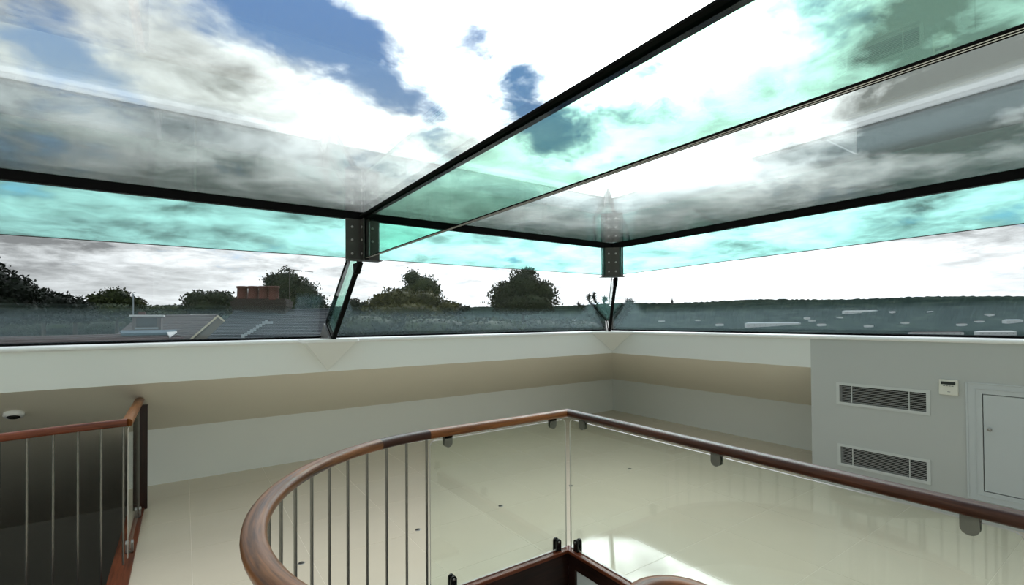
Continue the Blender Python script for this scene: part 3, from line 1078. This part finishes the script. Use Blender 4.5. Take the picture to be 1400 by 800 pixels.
def base_clamp(p, ax, parent, mt=None, hgt=0.078, w=0.019):
    """two rounded black cheeks gripping the foot of the glass, bright packing between"""
    p, ax = Vector(p), Vector(ax)
    s = Vector((-ax.y, ax.x, 0))
    out = [(-w, 0.0), (w, 0.0), (w, hgt - w)]
    for k in range(1, 8):
        q = PI * k / 8
        out.append((w * math.cos(q), hgt - w + w * math.sin(q)))
    out.append((-w, hgt - w))
    c = MB()
    for o in (-0.020, 0.008):
        c.prism([p + ax * u + s * o + Vector((0, 0, z)) for u, z in out], s * 0.012)
    c.prism([p + ax * u + s * -0.020 + Vector((0, 0, z)) for u, z in ((-w, 0), (w, 0), (w, 0.006), (-w, 0.006))], s * 0.040)
    o = c.build('base_clamp', mt or M['clamp'], parent)
    for off in (-0.0218, 0.0198):
        MB().lathe(p + s * off + Vector((0, 0, hgt - w)), [(0.008, 0), (0.008, 0.002)], 12, s).build('clamp_screw', M['steel'], o)
    return o


for x in (1.23, 1.989):
    base_clamp((x, RYB, 0.004), (1, 0, 0), ba)
for y in (2.286, 1.30, 0.40):
    base_clamp((RXB, y, 0.004), (0, 1, 0), ba)

# stair inside the opening with its inner handrail turning round the well
st = empty('staircase', (1.3, 1.2, -2.8), label='dark winding staircase down the central opening, its curved inner handrail just showing', cat='staircase')
cI = Vector((1.301, 0.949, 0))
eI = Vector((0.808, 0.589, 0))
sI = Vector((0.589, -0.808, 0))
ri, zi = 0.145, 0.57
pts = [tuple(cI + sI * ri - eI * 0.30 + Vector((0, 0, zi))), tuple(cI + sI * ri - eI * 0.12 + Vector((0, 0, zi)))]
for k in range(15):
    q = PI * k / 14
    pts.append(tuple(cI + sI * (ri * math.cos(q)) + eI * (ri * math.sin(q)) + Vector((0, 0, zi))))
pts += [tuple(cI - sI * ri - eI * 0.12 + Vector((0, 0, zi - 0.02))), tuple(cI - sI * ri - eI * 0.32 + Vector((0, 0, zi - 0.10)))]
tag(MB().sweep(pts, rail_profile(0.07, 0.05)).build('handrail', M['rail_a'], st), 'curved wooden inner handrail')
for k in (1, 3, 5, 7, 9, 11, 13, 15, 17):
    x, y, z = pts[k]
    MB().tube([(x, y, -0.9), (x, y, z - 0.012)], 0.0068, 10).build('baluster', M['baluster'], st)
for k in range(7):
    a0 = -0.35 + k * 0.42
    zc = -0.45 - 0.19 * k
    p = []
    for (r, aa) in ((0.14, a0), (0.62, a0), (0.62, a0 + 0.21), (0.62, a0 + 0.44), (0.14, a0 + 0.44)):
        p.append((min(cI.x + r * math.cos(aa), EX - 0.06), min(cI.y + 0.15 + r * math.sin(aa) * 1.15, EY - 0.16), zc))
    MB().prism(p, (0, 0, -0.04)).build('tread', M['rail_d'], st)
MB().tube([(cI.x, cI.y + 0.15, -2.8), (cI.x, cI.y + 0.15, -0.4)], 0.15, 20).build('newel', M['mahog_d'], st)

# ------------------------------------------------------------------ balustrade of the left stairwell
lb = empty('landing_balustrade', (XL, 3.76, 0), label='short wooden balustrade with steel rods at the left stairwell, ending at the soffit', cat='balustrade')
XLR = -0.285
YE = 4.70
rp2 = rail_profile(0.058, 0.046)
straight_rail((XLR, 3.765, RZ), (XLR, YE + 0.10, RZ), -0.9, None, 'handrail', M['rail_b'], lb, rp2)
cur = []
AC = Vector((-0.45, 1.95, 0))
for k in range(15):
    u = k / 14
    x = XLR - 1.9 * u
    y = 3.765 - 0.02 * u * 1.9 - 0.245 * (u * 1.9) ** 2
    cur.append((x, y, RZ))
tag(MB().sweep(cur[::-1], rp2).build('handrail', M['mahog'], lb), 'reddish curved handrail')
src = None
for k in range(17):
    x = -0.302 - 0.103 * k
    u = XLR - x
    y = 3.765 - 0.02 * u - 0.245 * u * u
    if src is None:
        src = MB().tube([(x, y, -0.20), (x, y, RZ - 0.012)], 0.0058, 8).build('baluster', M['baluster'], lb)
        sx0, sy0 = x, y
    else:
        share(src, lb, (x - sx0, y - sy0, 0))
po = MB().prism([(XLR - 0.005, 4.82, 0.0), (XLR + 0.048, 4.82, 0.0), (XLR + 0.048, 4.86, 0.0), (XLR - 0.005, 4.86, 0.0)], (0, 0, 0.832)).build('post', M['mahog_d'], lb)
glass_panel((XLR, 3.83), (XLR, 4.76), 0.02, 0.83, lb, 0.02, 0.0025)
for y in (3.95, 4.62):
    base_clamp((XLR, y, 0.012), (0, 1, 0), lb, M['steel'])
for y in (3.95, 4.62):
    MB().lathe((XLR, y, 0.845), [(0.010, -0.02), (0.010, 0.02)], 10, (0, 0, 1)).build('rail_clip', M['clip'], lb)

# ------------------------------------------------------------------ small fixtures
src = None
for k, (x, y) in enumerate(((0.602, 3.175), (1.380, 3.190), (2.101, 3.205), (2.868, 3.222), (3.668, 3.24))):
    wh = ['nearest to the curved handrail', 'second from the curved handrail', 'third, seen through the left glass panel', 'fourth, by the corner of the glass', 'farthest from the curved handrail'][k]
    o = empty('floor_light', (x, y, 0), label='small dark oval light set in the floor tiles, ' + wh, cat='floor light', group='floor lights in a row')
    MB().lathe((x, y, 0.0), [(0.021, 0), (0.021, 0.0012), (0.018, 0.002)], 16).build('rim', M['steel'], o)
    MB().lathe((x, y, 0.0012), [(0.016, 0), (0.016, 0.0014)], 16).build('lens', M['darksteel'], o)

# ceiling detector on the sloping soffit
dz = ZU - (4.85 - YU) * 0.5476
sn = Vector((0, -0.48, -0.877)).normalized()
dt = empty('smoke_detector', (-1.0, 4.85, dz), label='round white detector with a dark opening on the dim soffit above the left handrail', cat='detector')
MB().lathe((-1.0, 4.85, dz + 0.004), [(0.056, 0), (0.056, 0.022), (0.048, 0.034)], 20, sn).build('housing', M['sill'], dt)
MB().lathe(Vector((-1.0, 4.85, dz + 0.004)) + sn * 0.034, [(0.036, 0), (0.030, 0.006)], 18, sn).build('sensor', M['black'], dt)

# ------------------------------------------------------------------ outdoors: land
def ground_z(x, y):
    r = math.hypot(x, y)
    az = math.degrees(math.atan2(x, y))
    near = -9.0 - 0.004 * max(0, r - 40) * (1 if az > 30 else 0.6)
    t = min(1, max(0, (r - 60) / 700))
    valley = near * (1 - t) + (-62) * t
    top = 118 + 10 * math.sin(az * 0.11 + 1) + 5 * math.sin(az * 0.43)
    if az < 38:
        top -= 14 * min(1, (38 - az) / 14)
    k = min(1, max(0, (r - 2300) / 1500))
    k = k * k * (3 - 2 * k)
    return valley * (1 - k) + top * k


rs = [8, 20, 40, 70, 120, 200] + [200 * 1.055 ** k for k in range(1, 56)] + [4200, 5200]
azs = np.radians(np.arange(-60, 140.01, 0.2))
vs_, fs = [], []
for i, r in enumerate(rs):
    for k, az in enumerate(azs):
        x, y = r * math.sin(az), r * math.cos(az)
        z = ground_z(x, y)
        if r > 100:
            amp = min(5.0, r * 0.0016)
            z += (RNG.random() - 0.5) * amp * (1.6 if r > 2900 else 0.25)
        vs_.append((x, y, z))
na = len(azs)
for i in range(len(rs) - 1):
    for k in range(na - 1):
        fs.append([i * na + k, (i + 1) * na + k, (i + 1) * na + k + 1, i * na + k + 1])
me = bpy.data.meshes.new('valley_hills')
me.from_pydata(vs_, [], fs)
me.materials.append(M['terrain'])
ho = bpy.data.objects.new('valley_hills', me)
C.objects.link(ho)
tag(ho, 'wooded valley and long dark ridge on the horizon', kind='structure')


# ------------------------------------------------------------------ outdoors: trees
def tree(label, lobes, D, leaf, mt, name='tree', trunk=None, dens=1.0, group=None, ragged=0.22, cat='tree'):
    """lobes: (px x, px y, px rx, px ry) outlines of leafy masses seen at distance D; each becomes a real leafy ellipsoid"""
    sc = D / F_PX
    base = at(trunk[0], trunk[1], D) if trunk else at(lobes[0][0], lobes[0][1] + lobes[0][3], D)
    zg = ground_z(base.x, base.y)
    root = empty(name, (base.x, base.y, zg), label=label, cat=cat, group=group)
    V, Fc = [], []
    core = MB()
    for (x, y, rx, ry) in lobes:
        dd = D + RNG.uniform(-0.3, 0.3) * rx * sc
        c = at(x, y, dd)
        a, b, h = rx * sc, max(rx, ry) * sc * 0.9, ry * sc
        area = 4 * a * h + 2 * b * h
        n = int(min(9000, max(60, dens * 2.6 * area / (leaf * leaf))))
        d = RNG.normal(size=(n, 3))
        d /= np.linalg.norm(d, axis=1)[:, None]
        rad = 1 - np.abs(RNG.normal(size=n)) * 0.16
        rad = np.where(RNG.random(n) < 0.2, rad * (1 + ragged * RNG.random(n)), rad)
        # lumpy outline
        lump = 1 + 0.13 * np.sin(d[:, 0] * 7 + x) * np.sin(d[:, 1] * 6 + y) + 0.10 * np.sin(d[:, 2] * 9 + x * 0.3)
        p = d * (rad * lump)[:, None] * np.array([a, b, h]) + np.array(c)
        u = RNG.normal(size=(n, 3)); u /= np.linalg.norm(u, axis=1)[:, None]
        w = RNG.normal(size=(n, 3)); w -= (w * u).sum(1)[:, None] * u; w /= np.linalg.norm(w, axis=1)[:, None]
        s = leaf * RNG.uniform(0.5, 1.1, n)[:, None]
        q = np.stack([p - u * s, p - w * s * 0.6, p + u * s, p + w * s * 0.6], 1)
        o = sum(len(t) for t in V)
        V.append(q.reshape(-1, 3))
        Fc.append(np.arange(n * 4).reshape(-1, 4) + o)
        core.lathe(c, [(a * 0.82 * math.sin(PI * k / 6) + 1e-3, -h * 0.82 * math.cos(PI * k / 6)) for k in range(7)], 10)
    vs_ = np.concatenate(V); fs = np.concatenate(Fc)
    me = bpy.data.meshes.new('crown')
    me.vertices.add(len(vs_)); me.vertices.foreach_set('co', (vs_ - np.array(root.location)).astype(np.float32).ravel())
    me.loops.add(fs.size); me.loops.foreach_set('vertex_index', fs.astype(np.int32).ravel())
    me.polygons.add(len(fs))
    me.polygons.foreach_set('loop_start', np.arange(0, fs.size, 4, dtype=np.int32))
    me.polygons.foreach_set('loop_total', np.full(len(fs), 4, dtype=np.int32))
    me.materials.append(mt)
    me.update(); me.validate()
    o = bpy.data.objects.new('crown', me)
    C.objects.link(o); o.parent = root
    o['kind'] = 'stuff'
    core.build('inner_foliage', mt, root)
    lx, ly, lrx, lry = max(lobes, key=lambda q: q[2] * q[3])
    top = at(lx, ly, D)
    MB().tube([(base.x, base.y, zg), ((base.x * 2 + top.x) / 3, (base.y * 2 + top.y) / 3, (zg + top.z) / 2), tuple(top)], [0.022 * D * 0.5, 0.018 * D * 0.45, 0.06], 8).build('trunk', M['bark'], root)
    return root


tree('tall black-green tree at the far left edge of the view', [(-22, 395, 40, 36), (22, 402, 24, 24), (5, 420, 40, 25)], 17, 0.085, M['tree_dark'], trunk=(0, 450))
tree('dark tree stepping down beside the far left one', [(52, 410, 22, 17), (80, 416, 22, 14), (60, 428, 40, 14)], 22, 0.085, M['tree_dark'], trunk=(60, 450))
tree('low dark tree right of the far left dark trees', [(102, 418, 18, 12), (118, 424, 12, 10), (110, 432, 20, 10)], 25, 0.085, M['tree_dark'], trunk=(108, 450))
tree('small bushy green tree left of the thin pale pole', [(135, 412, 14, 12), (158, 408, 18, 15), (182, 415, 15, 10), (160, 424, 36, 12)], 31, 0.10, M['tree_mid'], trunk=(160, 440))
tree('far low green tree between the pale pole and the broad hedge tree', [(216, 424, 12, 7), (240, 424, 13, 7), (228, 430, 26, 6)], 45, 0.15, M['tree_mid'], trunk=(228, 440))
tree('broad dark bushy tree left of the chimney pots', [(272, 411, 20, 13), (298, 407, 20, 10), (285, 420, 30, 13)], 26, 0.09, M['tree_deep'], trunk=(280, 440))
tree('yellow-green leafy shrub tree just left of the chimney stack', [(300, 420, 24, 11), (320, 416, 16, 10), (275, 425, 22, 8)], 29, 0.085, M['tree_olive'], trunk=(300, 440))
tree('tall leafy tree behind the chimney pots', [(392, 392, 24, 23), (375, 385, 14, 12), (414, 400, 20, 18), (432, 416, 14, 17), (402, 416, 34, 18)], 25, 0.075, M['tree_deep'], trunk=(402, 440), ragged=0.35)
tree('small spiky dark tree right of the left glass column', [(484, 418, 10, 10), (497, 420, 9, 8), (490, 426, 20, 8)], 24, 0.07, M['tree_dark'], trunk=(488, 440))
tree('broad olive-green tree below the tall slender crown', [(545, 410, 30, 16), (520, 416, 18, 13), (580, 412, 28, 15), (608, 420, 18, 9), (560, 428, 60, 16)], 19, 0.075, M['tree_olive'], trunk=(560, 452))
tree('tall slender tree rising above the broad olive tree', [(564, 380, 13, 10), (580, 390, 18, 13), (592, 398, 12, 11), (566, 398, 16, 14)], 23, 0.07, M['tree_mid'], trunk=(575, 440), dens=0.7, ragged=0.4)
tree('small dark bush at the right foot of the olive tree', [(622, 418, 9, 5), (635, 422, 9, 4), (618, 426, 18, 6)], 24, 0.07, M['tree_dark'], trunk=(622, 440))
tree('large rounded dark green tree standing alone against the sky', [(716, 392, 26, 23), (695, 404, 26, 20), (738, 402, 24, 20), (715, 415, 48, 16), (722, 372, 11, 6)], 21, 0.075, M['tree_deep'], trunk=(716, 450))
tree('low green garden hedge behind the sill left of the rounded tree', [(500, 446, 50, 17), (590, 448, 60, 16), (670, 450, 50, 14)], 15, 0.07, M['tree_mid'], name='hedge', trunk=(590, 470), cat='hedge')
tree('low green bushes in front of the rounded tree', [(740, 450, 50, 15), (800, 450, 40, 13)], 18.5, 0.07, M['tree_deep'], name='hedge', trunk=(760, 470), cat='hedge')
tree('dim hedge at the foot of the far left trees', [(0, 452, 60, 16), (90, 450, 60, 15), (150, 449, 34, 12)], 37, 0.07, M['tree_deep'], name='hedge', trunk=(70, 480), cat='hedge')
tree('dark shrub beside the left glass column', [(440, 440, 20, 22), (425, 450, 16, 14)], 22.5, 0.06, M['tree_deep'], name='shrub', trunk=(440, 470), cat='shrub')

# monkey puzzle with drooping arms by the corner column
D = 13.0
rt = at(834, 452, D)
mp = empty('conifer_tree', (rt.x, rt.y, ground_z(rt.x, rt.y)), label='dark conifer with curving upswept arms behind the corner column', cat='tree')
tp = at(834, 412, D)
MB().tube([(rt.x, rt.y, ground_z(rt.x, rt.y)), tuple(rt), tuple(tp)], [0.2, 0.14, 0.03], 8).build('trunk', M['bark'], mp)
arms = [((832, 440), (815, 425), (800, 410), (806, 404)), ((832, 438), (818, 414), (806, 406), (813, 402)), ((830, 446), (808, 438), (795, 418), (791, 416)),
        ((836, 440), (848, 424), (858, 410), (865, 412)), ((836, 446), (852, 436), (862, 414), (858, 411)), ((834, 436), (826, 416), (822, 406), (829, 408)),
        ((832, 448), (815, 444), (803, 428), (798, 420)), ((836, 448), (850, 444), (858, 424), (862, 420))]
for a4 in arms:
    P4 = [at(x, y, D + RNG.uniform(-0.25, 0.25)) for x, y in a4]
    pts = []
    for k in range(13):
        t = k / 12
        pts.append(P4[0] * (1 - t) ** 3 + P4[1] * 3 * t * (1 - t) ** 2 + P4[2] * 3 * t * t * (1 - t) + P4[3] * t ** 3)
    mb = MB().tube(pts, [0.03 - 0.018 * k / 12 for k in range(13)], 6)
    for k in range(2, 13):
        for j in range(12):
            d = Vector(RNG.normal(size=3)).normalized() * 0.115
            s = d.cross(Vector((0.3, 0.5, 0.8))).normalized() * 0.016
            p = pts[k]
            mb.add([p + s, p - s, p + d], [[0, 1, 2]])
    mb.build('branch', M['tree_dark'], mp)

# ------------------------------------------------------------------ outdoors: near houses
def course_roof(mb, p00, p10, p11, p01, n, lift=0.02):
    """roof plane in n stepped courses; p00-p10 eaves, p01-p11 ridge"""
    p00, p10, p11, p01 = map(Vector, (p00, p10, p11, p01))
    nr_ = (p10 - p00).cross(p01 - p00).normalized()
    if nr_.z < 0:
        nr_ = -nr_
    for k in range(n):
        a, b = k / n, (k + 1) / n
        q = [p00.lerp(p01, a) + nr_ * lift, p10.lerp(p11, a) + nr_ * lift, p10.lerp(p11, b), p00.lerp(p01, b)]
        r = [p00.lerp(p01, a), p10.lerp(p11, a)]
        mb.add(q + r, [[0, 1, 2, 3], [4, 5, 1, 0]])
    return mb


# slate roofed house with the chimney
D = 14.0
hb_l, hb_r = at(320, 427, D), at(452, 424, D + 1.0)
el, er = at(268, 478, 10.6), at(470, 478, 11.4)
hB = empty('house', (hb_l.x, hb_l.y, ground_z(hb_l.x, hb_l.y)), label='house with blue-grey slate roof and sooty chimney with four clay pots', cat='house')
course_roof(MB(), el, er, hb_r, hb_l, 26).build('slate_roof', M['slate'], hB)
back_l, back_r = at(312, 437, D + 5), at(452, 437, D + 6)
course_roof(MB(), back_l, back_r, hb_r, hb_l, 10).build('rear_roof', M['slate'], hB)
MB().tube([hb_l, hb_r], 0.06, 8).build('ridge_tiles', M['slate'], hB)
zg = ground_z(hb_l.x, hb_l.y)
MB().prism([(el.x, el.y, el.z), (er.x, er.y, er.z), (er.x, er.y, zg), (el.x, el.y, zg)], (0.1, 0.3, 0)).build('wall', M['brick'], hB)
mb = MB()
for k in range(9):
    t = k / 8
    c = at(332 + 32 * t, 461 - 20 * t, 11.2 + 1.9 * t)
    mb.box((c.x - 0.03, c.y - 0.08, c.z - 0.02), (c.x + 0.03, c.y + 0.02, c.z + 0.06))
c = at(365, 442, 13.0)
mb.box((c.x - 0.12, c.y - 0.06, c.z - 0.03), (c.x + 0.14, c.y + 0.02, c.z + 0.05))
tag(mb.build('stepped_flashing', M['lead'], hB), 'pale stepped flashing running up the slates')
# chimney
cL, cR = at(317, 426, D), at(390, 426, D + 0.2)
ax = (cR - cL); ax.z = 0; Lc = ax.length; ax.normalize(); sd = Vector((-ax.y, ax.x, 0))
mb = MB()
ztop = at(350, 411, D).z
nc = 7
for k in range(nc):
    z0, z1 = cL.z - 0.3 + (ztop - cL.z + 0.3) * k / nc, cL.z - 0.3 + (ztop - cL.z + 0.3) * (k + 0.88) / nc
    g = 0.03 if k >= nc - 2 else 0.0
    b0 = cL - ax * g - sd * g
    w_ = (0.6 + 2 * g)
    mb.prism([(b0.x, b0.y, z0), *[tuple((b0 + ax * (Lc + 2 * g)).xy) + (z0,)], *[tuple((b0 + ax * (Lc + 2 * g) + sd * w_).xy) + (z0,)], *[tuple((b0 + sd * w_).xy) + (z0,)]], (0, 0, z1 - z0))
ch = tag(mb.build('chimney', M['brick'], hB), 'wide sooty brick chimney stack')
ch['kind'] = 'thing'
b0 = cL + ax * 0.02 + sd * 0.02
mb = MB().prism([(b0.x, b0.y, cL.z - 0.3), tuple((b0 + ax * (Lc - 0.04)).xy) + (cL.z - 0.3,), tuple((b0 + ax * (Lc - 0.04) + sd * 0.56).xy) + (cL.z - 0.3,), tuple((b0 + sd * 0.56).xy) + (cL.z - 0.3,)], (0, 0, ztop - cL.z + 0.36))
mb.build('mortar_core', M['brick'], ch)
pot_src = None
for k, x in enumerate((331.5, 346.5, 361, 374.5)):
    p = at(x, 410.5, D + 0.3)
    hgt = 0.42
    if pot_src is None:
        pot_src = MB().lathe(p, [(0.155, 0), (0.165, 0.03), (0.150, 0.06), (0.140, hgt - 0.07), (0.160, hgt - 0.06), (0.165, hgt - 0.01), (0.150, hgt), (0.11, hgt), (0.11, hgt - 0.1)], 16).build('chimney_pot', M['pot'], ch)
        p0 = p
    else:
        share(pot_src, ch, p - p0)
# aerial fixed to the chimney
aD = 13.6
a0 = at(394, 424, aD)
an = empty('television_aerial', tuple(a0), label='thin television aerial on a mast above the tree behind the chimney', cat='aerial')
a1 = at(396, 368.5, aD)
MB().tube([(a1.x, a1.y, a0.z), (a1.x, a1.y, a1.z + 0.03)], 0.012, 6).build('mast', M['darksteel'], an)
bL, bR = at(392, 368, aD), at(428, 372, aD)
MB().tube([bL, bR], 0.009, 6).build('boom', M['darksteel'], an)
for k in range(8):
    c = bL.lerp(bR, (k + 0.5) / 8)
    MB().tube([c + Vector((0.05, 0.14, 0)), c - Vector((0.05, 0.14, 0))], 0.004, 5).build('element', M['darksteel'], an)

# gabled house with the long grey roof
D = 19.0
pk = at(297, 431.5, D)
gl_, gr_ = at(252, 470, D - 0.5), at(348, 470, D + 1.0)
rl = at(190, 432.5, D + 5.5)
hA = empty('house', (pk.x, pk.y, ground_z(pk.x, pk.y)), label='house with grey-brown roof and buff gable edged in cream', cat='house')
MB().prism([pk, gl_, gr_], (rl - pk).normalized() * 0.15).build('gable_wall', M['render'], hA)
zg = ground_z(pk.x, pk.y)
MB().prism([gl_, gr_, (gr_.x, gr_.y, zg), (gl_.x, gl_.y, zg)], (rl - pk).normalized() * 0.15).build('wall', M['render'], hA)
dv = (rl - pk)
course_roof(MB(), gl_, gl_ + dv, rl, pk, 16).build('front_roof', M['rooftile'], hA)
course_roof(MB(), gr_, gr_ + dv, rl, pk, 16).build('rear_roof', M['rooftile'], hA)
fo = -(rl - pk).normalized() * 0.05
for q in (gl_, gr_):
    MB().sweep([pk + fo, q + fo], [(-0.02, -0.05), (0.02, -0.05), (0.02, 0.015), (-0.02, 0.015)], smooth=False).build('bargeboard', M['cream'], hA)
MB().tube([pk, rl], 0.05, 8).build('ridge_tiles', M['rooftile'], hA)
# flat topped dormer
dq = at(201, 444, 17.5)
dm = MB().box((dq.x - 0.42, dq.y - 0.2, dq.z - 0.5), (dq.x + 0.42, dq.y + 1.6, dq.z + 0.30)).build('dormer', M['rooftile'], hA)
MB().box((dq.x - 0.50, dq.y - 0.28, dq.z + 0.30), (dq.x + 0.50, dq.y + 1.7, dq.z + 0.36)).build('dormer_roof', M['offwhite'], dm)
MB().box((dq.x - 0.34, dq.y - 0.23, dq.z - 0.16), (dq.x + 0.34, dq.y - 0.2, dq.z - 0.10)).build('window_frame', M['lead'], dm)
MB().box((dq.x - 0.30, dq.y - 0.215, dq.z - 0.08), (dq.x + 0.30, dq.y - 0.2, dq.z + 0.24)).build('pane', M['window'], dm)
d2 = at(273, 431, 22)
MB().box((d2.x - 0.32, d2.y - 0.2, d2.z - 0.3), (d2.x + 0.32, d2.y + 1.0, d2.z)).build('dormer', M['rooftile'], hA)
MB().box((d2.x - 0.36, d2.y - 0.24, d2.z), (d2.x + 0.36, d2.y + 1.0, d2.z + 0.05)).build('dormer_roof', M['offwhite'], hA)
c3 = at(194, 430, 21)
MB().box((c3.x - 0.12, c3.y - 0.1, c3.z - 0.6), (c3.x + 0.12, c3.y + 0.2, c3.z + 0.12)).build('chimney_stack', M['pot'], hA)
# low dark red roof with a rooflight nearest the sill
D = 13.5
qa, qb, qc, qd = at(-20, 474, D - 1.5), at(262, 468, D - 1.5), at(235, 455, D + 0.8), at(-20, 461, D + 0.8)
hC = empty('outbuilding', (qb.x, qb.y, ground_z(qb.x, qb.y)), label='low dark red roof with pale blue rooflight just above the left sill', cat='outbuilding')
course_roof(MB(), qa, qb, qc, qd, 8).build('tiled_roof', M['redtile'], hC)
zg = ground_z(qb.x, qb.y)
MB().prism([qa, qb, (qb.x, qb.y, zg), (qa.x, qa.y, zg)], (0.05, 0.3, 0)).build('wall', M['brick'], hC)
r0, r1, r2, r3 = at(166, 459, D - 0.1), at(236, 457.5, D - 0.1), at(242, 453.5, D + 0.4), at(164, 454.5, D + 0.4)
MB().prism([r0, r1, r2, r3], (0, 0, 0.06)).build('rooflight', M['skylight'], hC)
k0 = at(232, 462, D - 0.6)
MB().prism([k0, at(242, 455, D - 0.2), at(228, 456, D - 0.2)], (0, 0.04, 0.04)).build('flashing', M['offwhite'], hC)
# thin pole
D = 27
p0, p1 = at(182, 432, D), at(182, 404, D)
pole = empty('pole', (p0.x, p0.y, ground_z(p0.x, p0.y)), label='thin pale pole standing right of the small bushy tree', cat='pole')
MB().tube([(p0.x, p0.y, ground_z(p0.x, p0.y)), (p1.x, p1.y, p1.z)], 0.035, 8).build('shaft', M['lead'], pole)
MB().lathe((p1.x, p1.y, p1.z), [(0.05, 0), (0.06, 0.05), (0.02, 0.10)], 8).build('finial', M['lead'], pole)
# white farther roof
D = 60
p = at(212, 421.5, D)
fr_ = empty('house', (p.x, p.y, ground_z(p.x, p.y)), label='distant white-roofed building between the bushy tree and the chimney', cat='house')
zg = ground_z(p.x, p.y)
MB().box((p.x - 0.9, p.y, zg), (p.x + 0.9, p.y + 4, p.z - 0.25)).build('wall', M['render'], fr_)
MB().prism([(p.x - 1.0, p.y - 0.2, p.z - 0.25), (p.x + 1.0, p.y - 0.2, p.z - 0.25), (p.x + 0.7, p.y - 0.2, p.z + 0.25), (p.x - 0.7, p.y - 0.2, p.z + 0.25)], (0, 4.3, 0)).build('roof', M['offwhite'], fr_)


# ------------------------------------------------------------------ outdoors: buildings in the valley
def land_hit(x, y):
    d = ray(x, y)
    t = 60.0
    while t < 4200:
        p = Vector((0, 0, H)) + d * t
        if p.z <= ground_z(p.x, p.y):
            return p, t
        t *= 1.01
    return Vector((0, 0, H)) + d * 3000, 3000


def far_building(x, y, w, h, label, mt, group=None, roof='rooftile', nwin=0):
    p, t = land_hit(x, y)
    s = t / F_PX
    z0 = min(p.z, ground_z(p.x, p.y)) - 4
    b = empty('far_building', (p.x, p.y, z0), label=label, cat='building', group=group)
    a = Vector((RT.x, RT.y, 0)).normalized()
    bdir = Vector((-a.y, a.x, 0))
    hw, top = w * s / 2, p.z + h * s + 3
    o = Vector((p.x, p.y, 0))
    dep = max(8, min(20, w * s))
    MB().prism([tuple((o - a * hw).xy) + (z0,), tuple((o + a * hw).xy) + (z0,), tuple((o + a * hw + bdir * dep).xy) + (z0,), tuple((o - a * hw + bdir * dep).xy) + (z0,)], (0, 0, top - z0)).build('wall', mt, b)
    e = o - bdir * 0.5
    rh = max(1.2, h * s * 0.35)
    MB().add([tuple((e - a * (hw + .5)).xy) + (top,), tuple((e + a * (hw + .5)).xy) + (top,), tuple((e + a * (hw + .5) + bdir * (dep + 1)).xy) + (top,), tuple((e - a * (hw + .5) + bdir * (dep + 1)).xy) + (top,),
              tuple((e - a * hw * .9 + bdir * dep / 2).xy) + (top + rh,), tuple((e + a * hw * .9 + bdir * dep / 2).xy) + (top + rh,)],
             [[0, 1, 5, 4], [2, 3, 4, 5], [1, 2, 5], [3, 0, 4], [3, 2, 1, 0]]).build('roof', M[roof], b)
    for k in range(nwin):
        c = o - a * hw + a * (2 * hw * (k + 0.5) / nwin) - bdir * 0.3
        ww = hw / nwin * 0.55
        zc = top - (top - p.z) * 0.45
        MB().box((c.x - ww, c.y - 0.2, zc - 1.2), (c.x + ww, c.y + 0.2, zc + 1.2)).build('window', M['window'], b)


far_building(1058, 447, 74, 4, 'long pale warehouse in the valley above the right sill', M['offwhite'], roof='lead', nwin=10)
far_building(1283, 459, 70, 3, 'long low white building just above the right sill', M['offwhite'], roof='redtile', nwin=8)
far_building(1365, 459, 50, 4, 'white building block at the right edge of the valley', M['offwhite'], roof='offwhite', nwin=6)
far_building(1178, 428, 46, 2, 'row of pale houses along the foot of the far ridge', M['offwhite'], roof='offwhite', nwin=6)
far_building(1388, 443, 22, 4, 'pale square block among trees at the right edge', M['offwhite'], roof='lead', nwin=3)
for (x, y, w, h, lb_) in ((786, 440, 6, 2, 'leftmost of three between the rounded tree and the corner column'),
                          (800, 444, 9, 2, 'middle of three between the rounded tree and the corner column'),
                          (808, 447, 7, 2, 'closest to the corner column on its left side'),
                          (905, 441, 8, 1.5, 'first to the right of the corner column'),
                          (955, 440, 6, 1.5, 'second to the right of the corner column'),
                          (985, 446, 9, 2, 'just left of the long pale warehouse'),
                          (1105, 437, 6, 2, 'highest of the three right of the warehouse'),
                          (1112, 441, 7, 2, 'middle of the three right of the warehouse'),
                          (1125, 446, 9, 2, 'lowest of the three right of the warehouse'),
                          (1150, 436, 6, 1.5, 'just below the row of pale houses'),
                          (1190, 448, 9, 2, 'low near the sill, above the upper grille'),
                          (1222, 428, 5, 1.5, 'on the far slope right of the row of houses'),
                          (1240, 444, 7, 2, 'in the valley left of the long low building'),
                          (1274, 428, 5, 1.5, 'on the far slope above the long low building'),
                          (1318, 446, 9, 2, 'above the gap between the two white blocks'),
                          (1342, 442, 8, 2, 'left of the pale square block'),
                          (1356, 432, 8, 1.5, 'on the slope above the pale square block')):
    far_building(x, y, w, h, 'tiny white house, ' + lb_, M['offwhite'], group='houses in the valley')
p, t = land_hit(919, 424)
p = at(919, 417, 3300)
tw = empty('church_tower', (p.x, p.y, ground_z(p.x, p.y)), label='tiny dark tower rising from the far ridge right of the corner', cat='tower')
zt_ = at(919, 411, 3300).z
MB().box((p.x - 6, p.y - 6, ground_z(p.x, p.y) - 10), (p.x + 6, p.y + 6, zt_)).build('shaft', M['window'], tw)
MB().lathe((p.x, p.y, zt_), [(6, 0), (3, 8), (0.5, 16)], 8).build('spire', M['window'], tw)
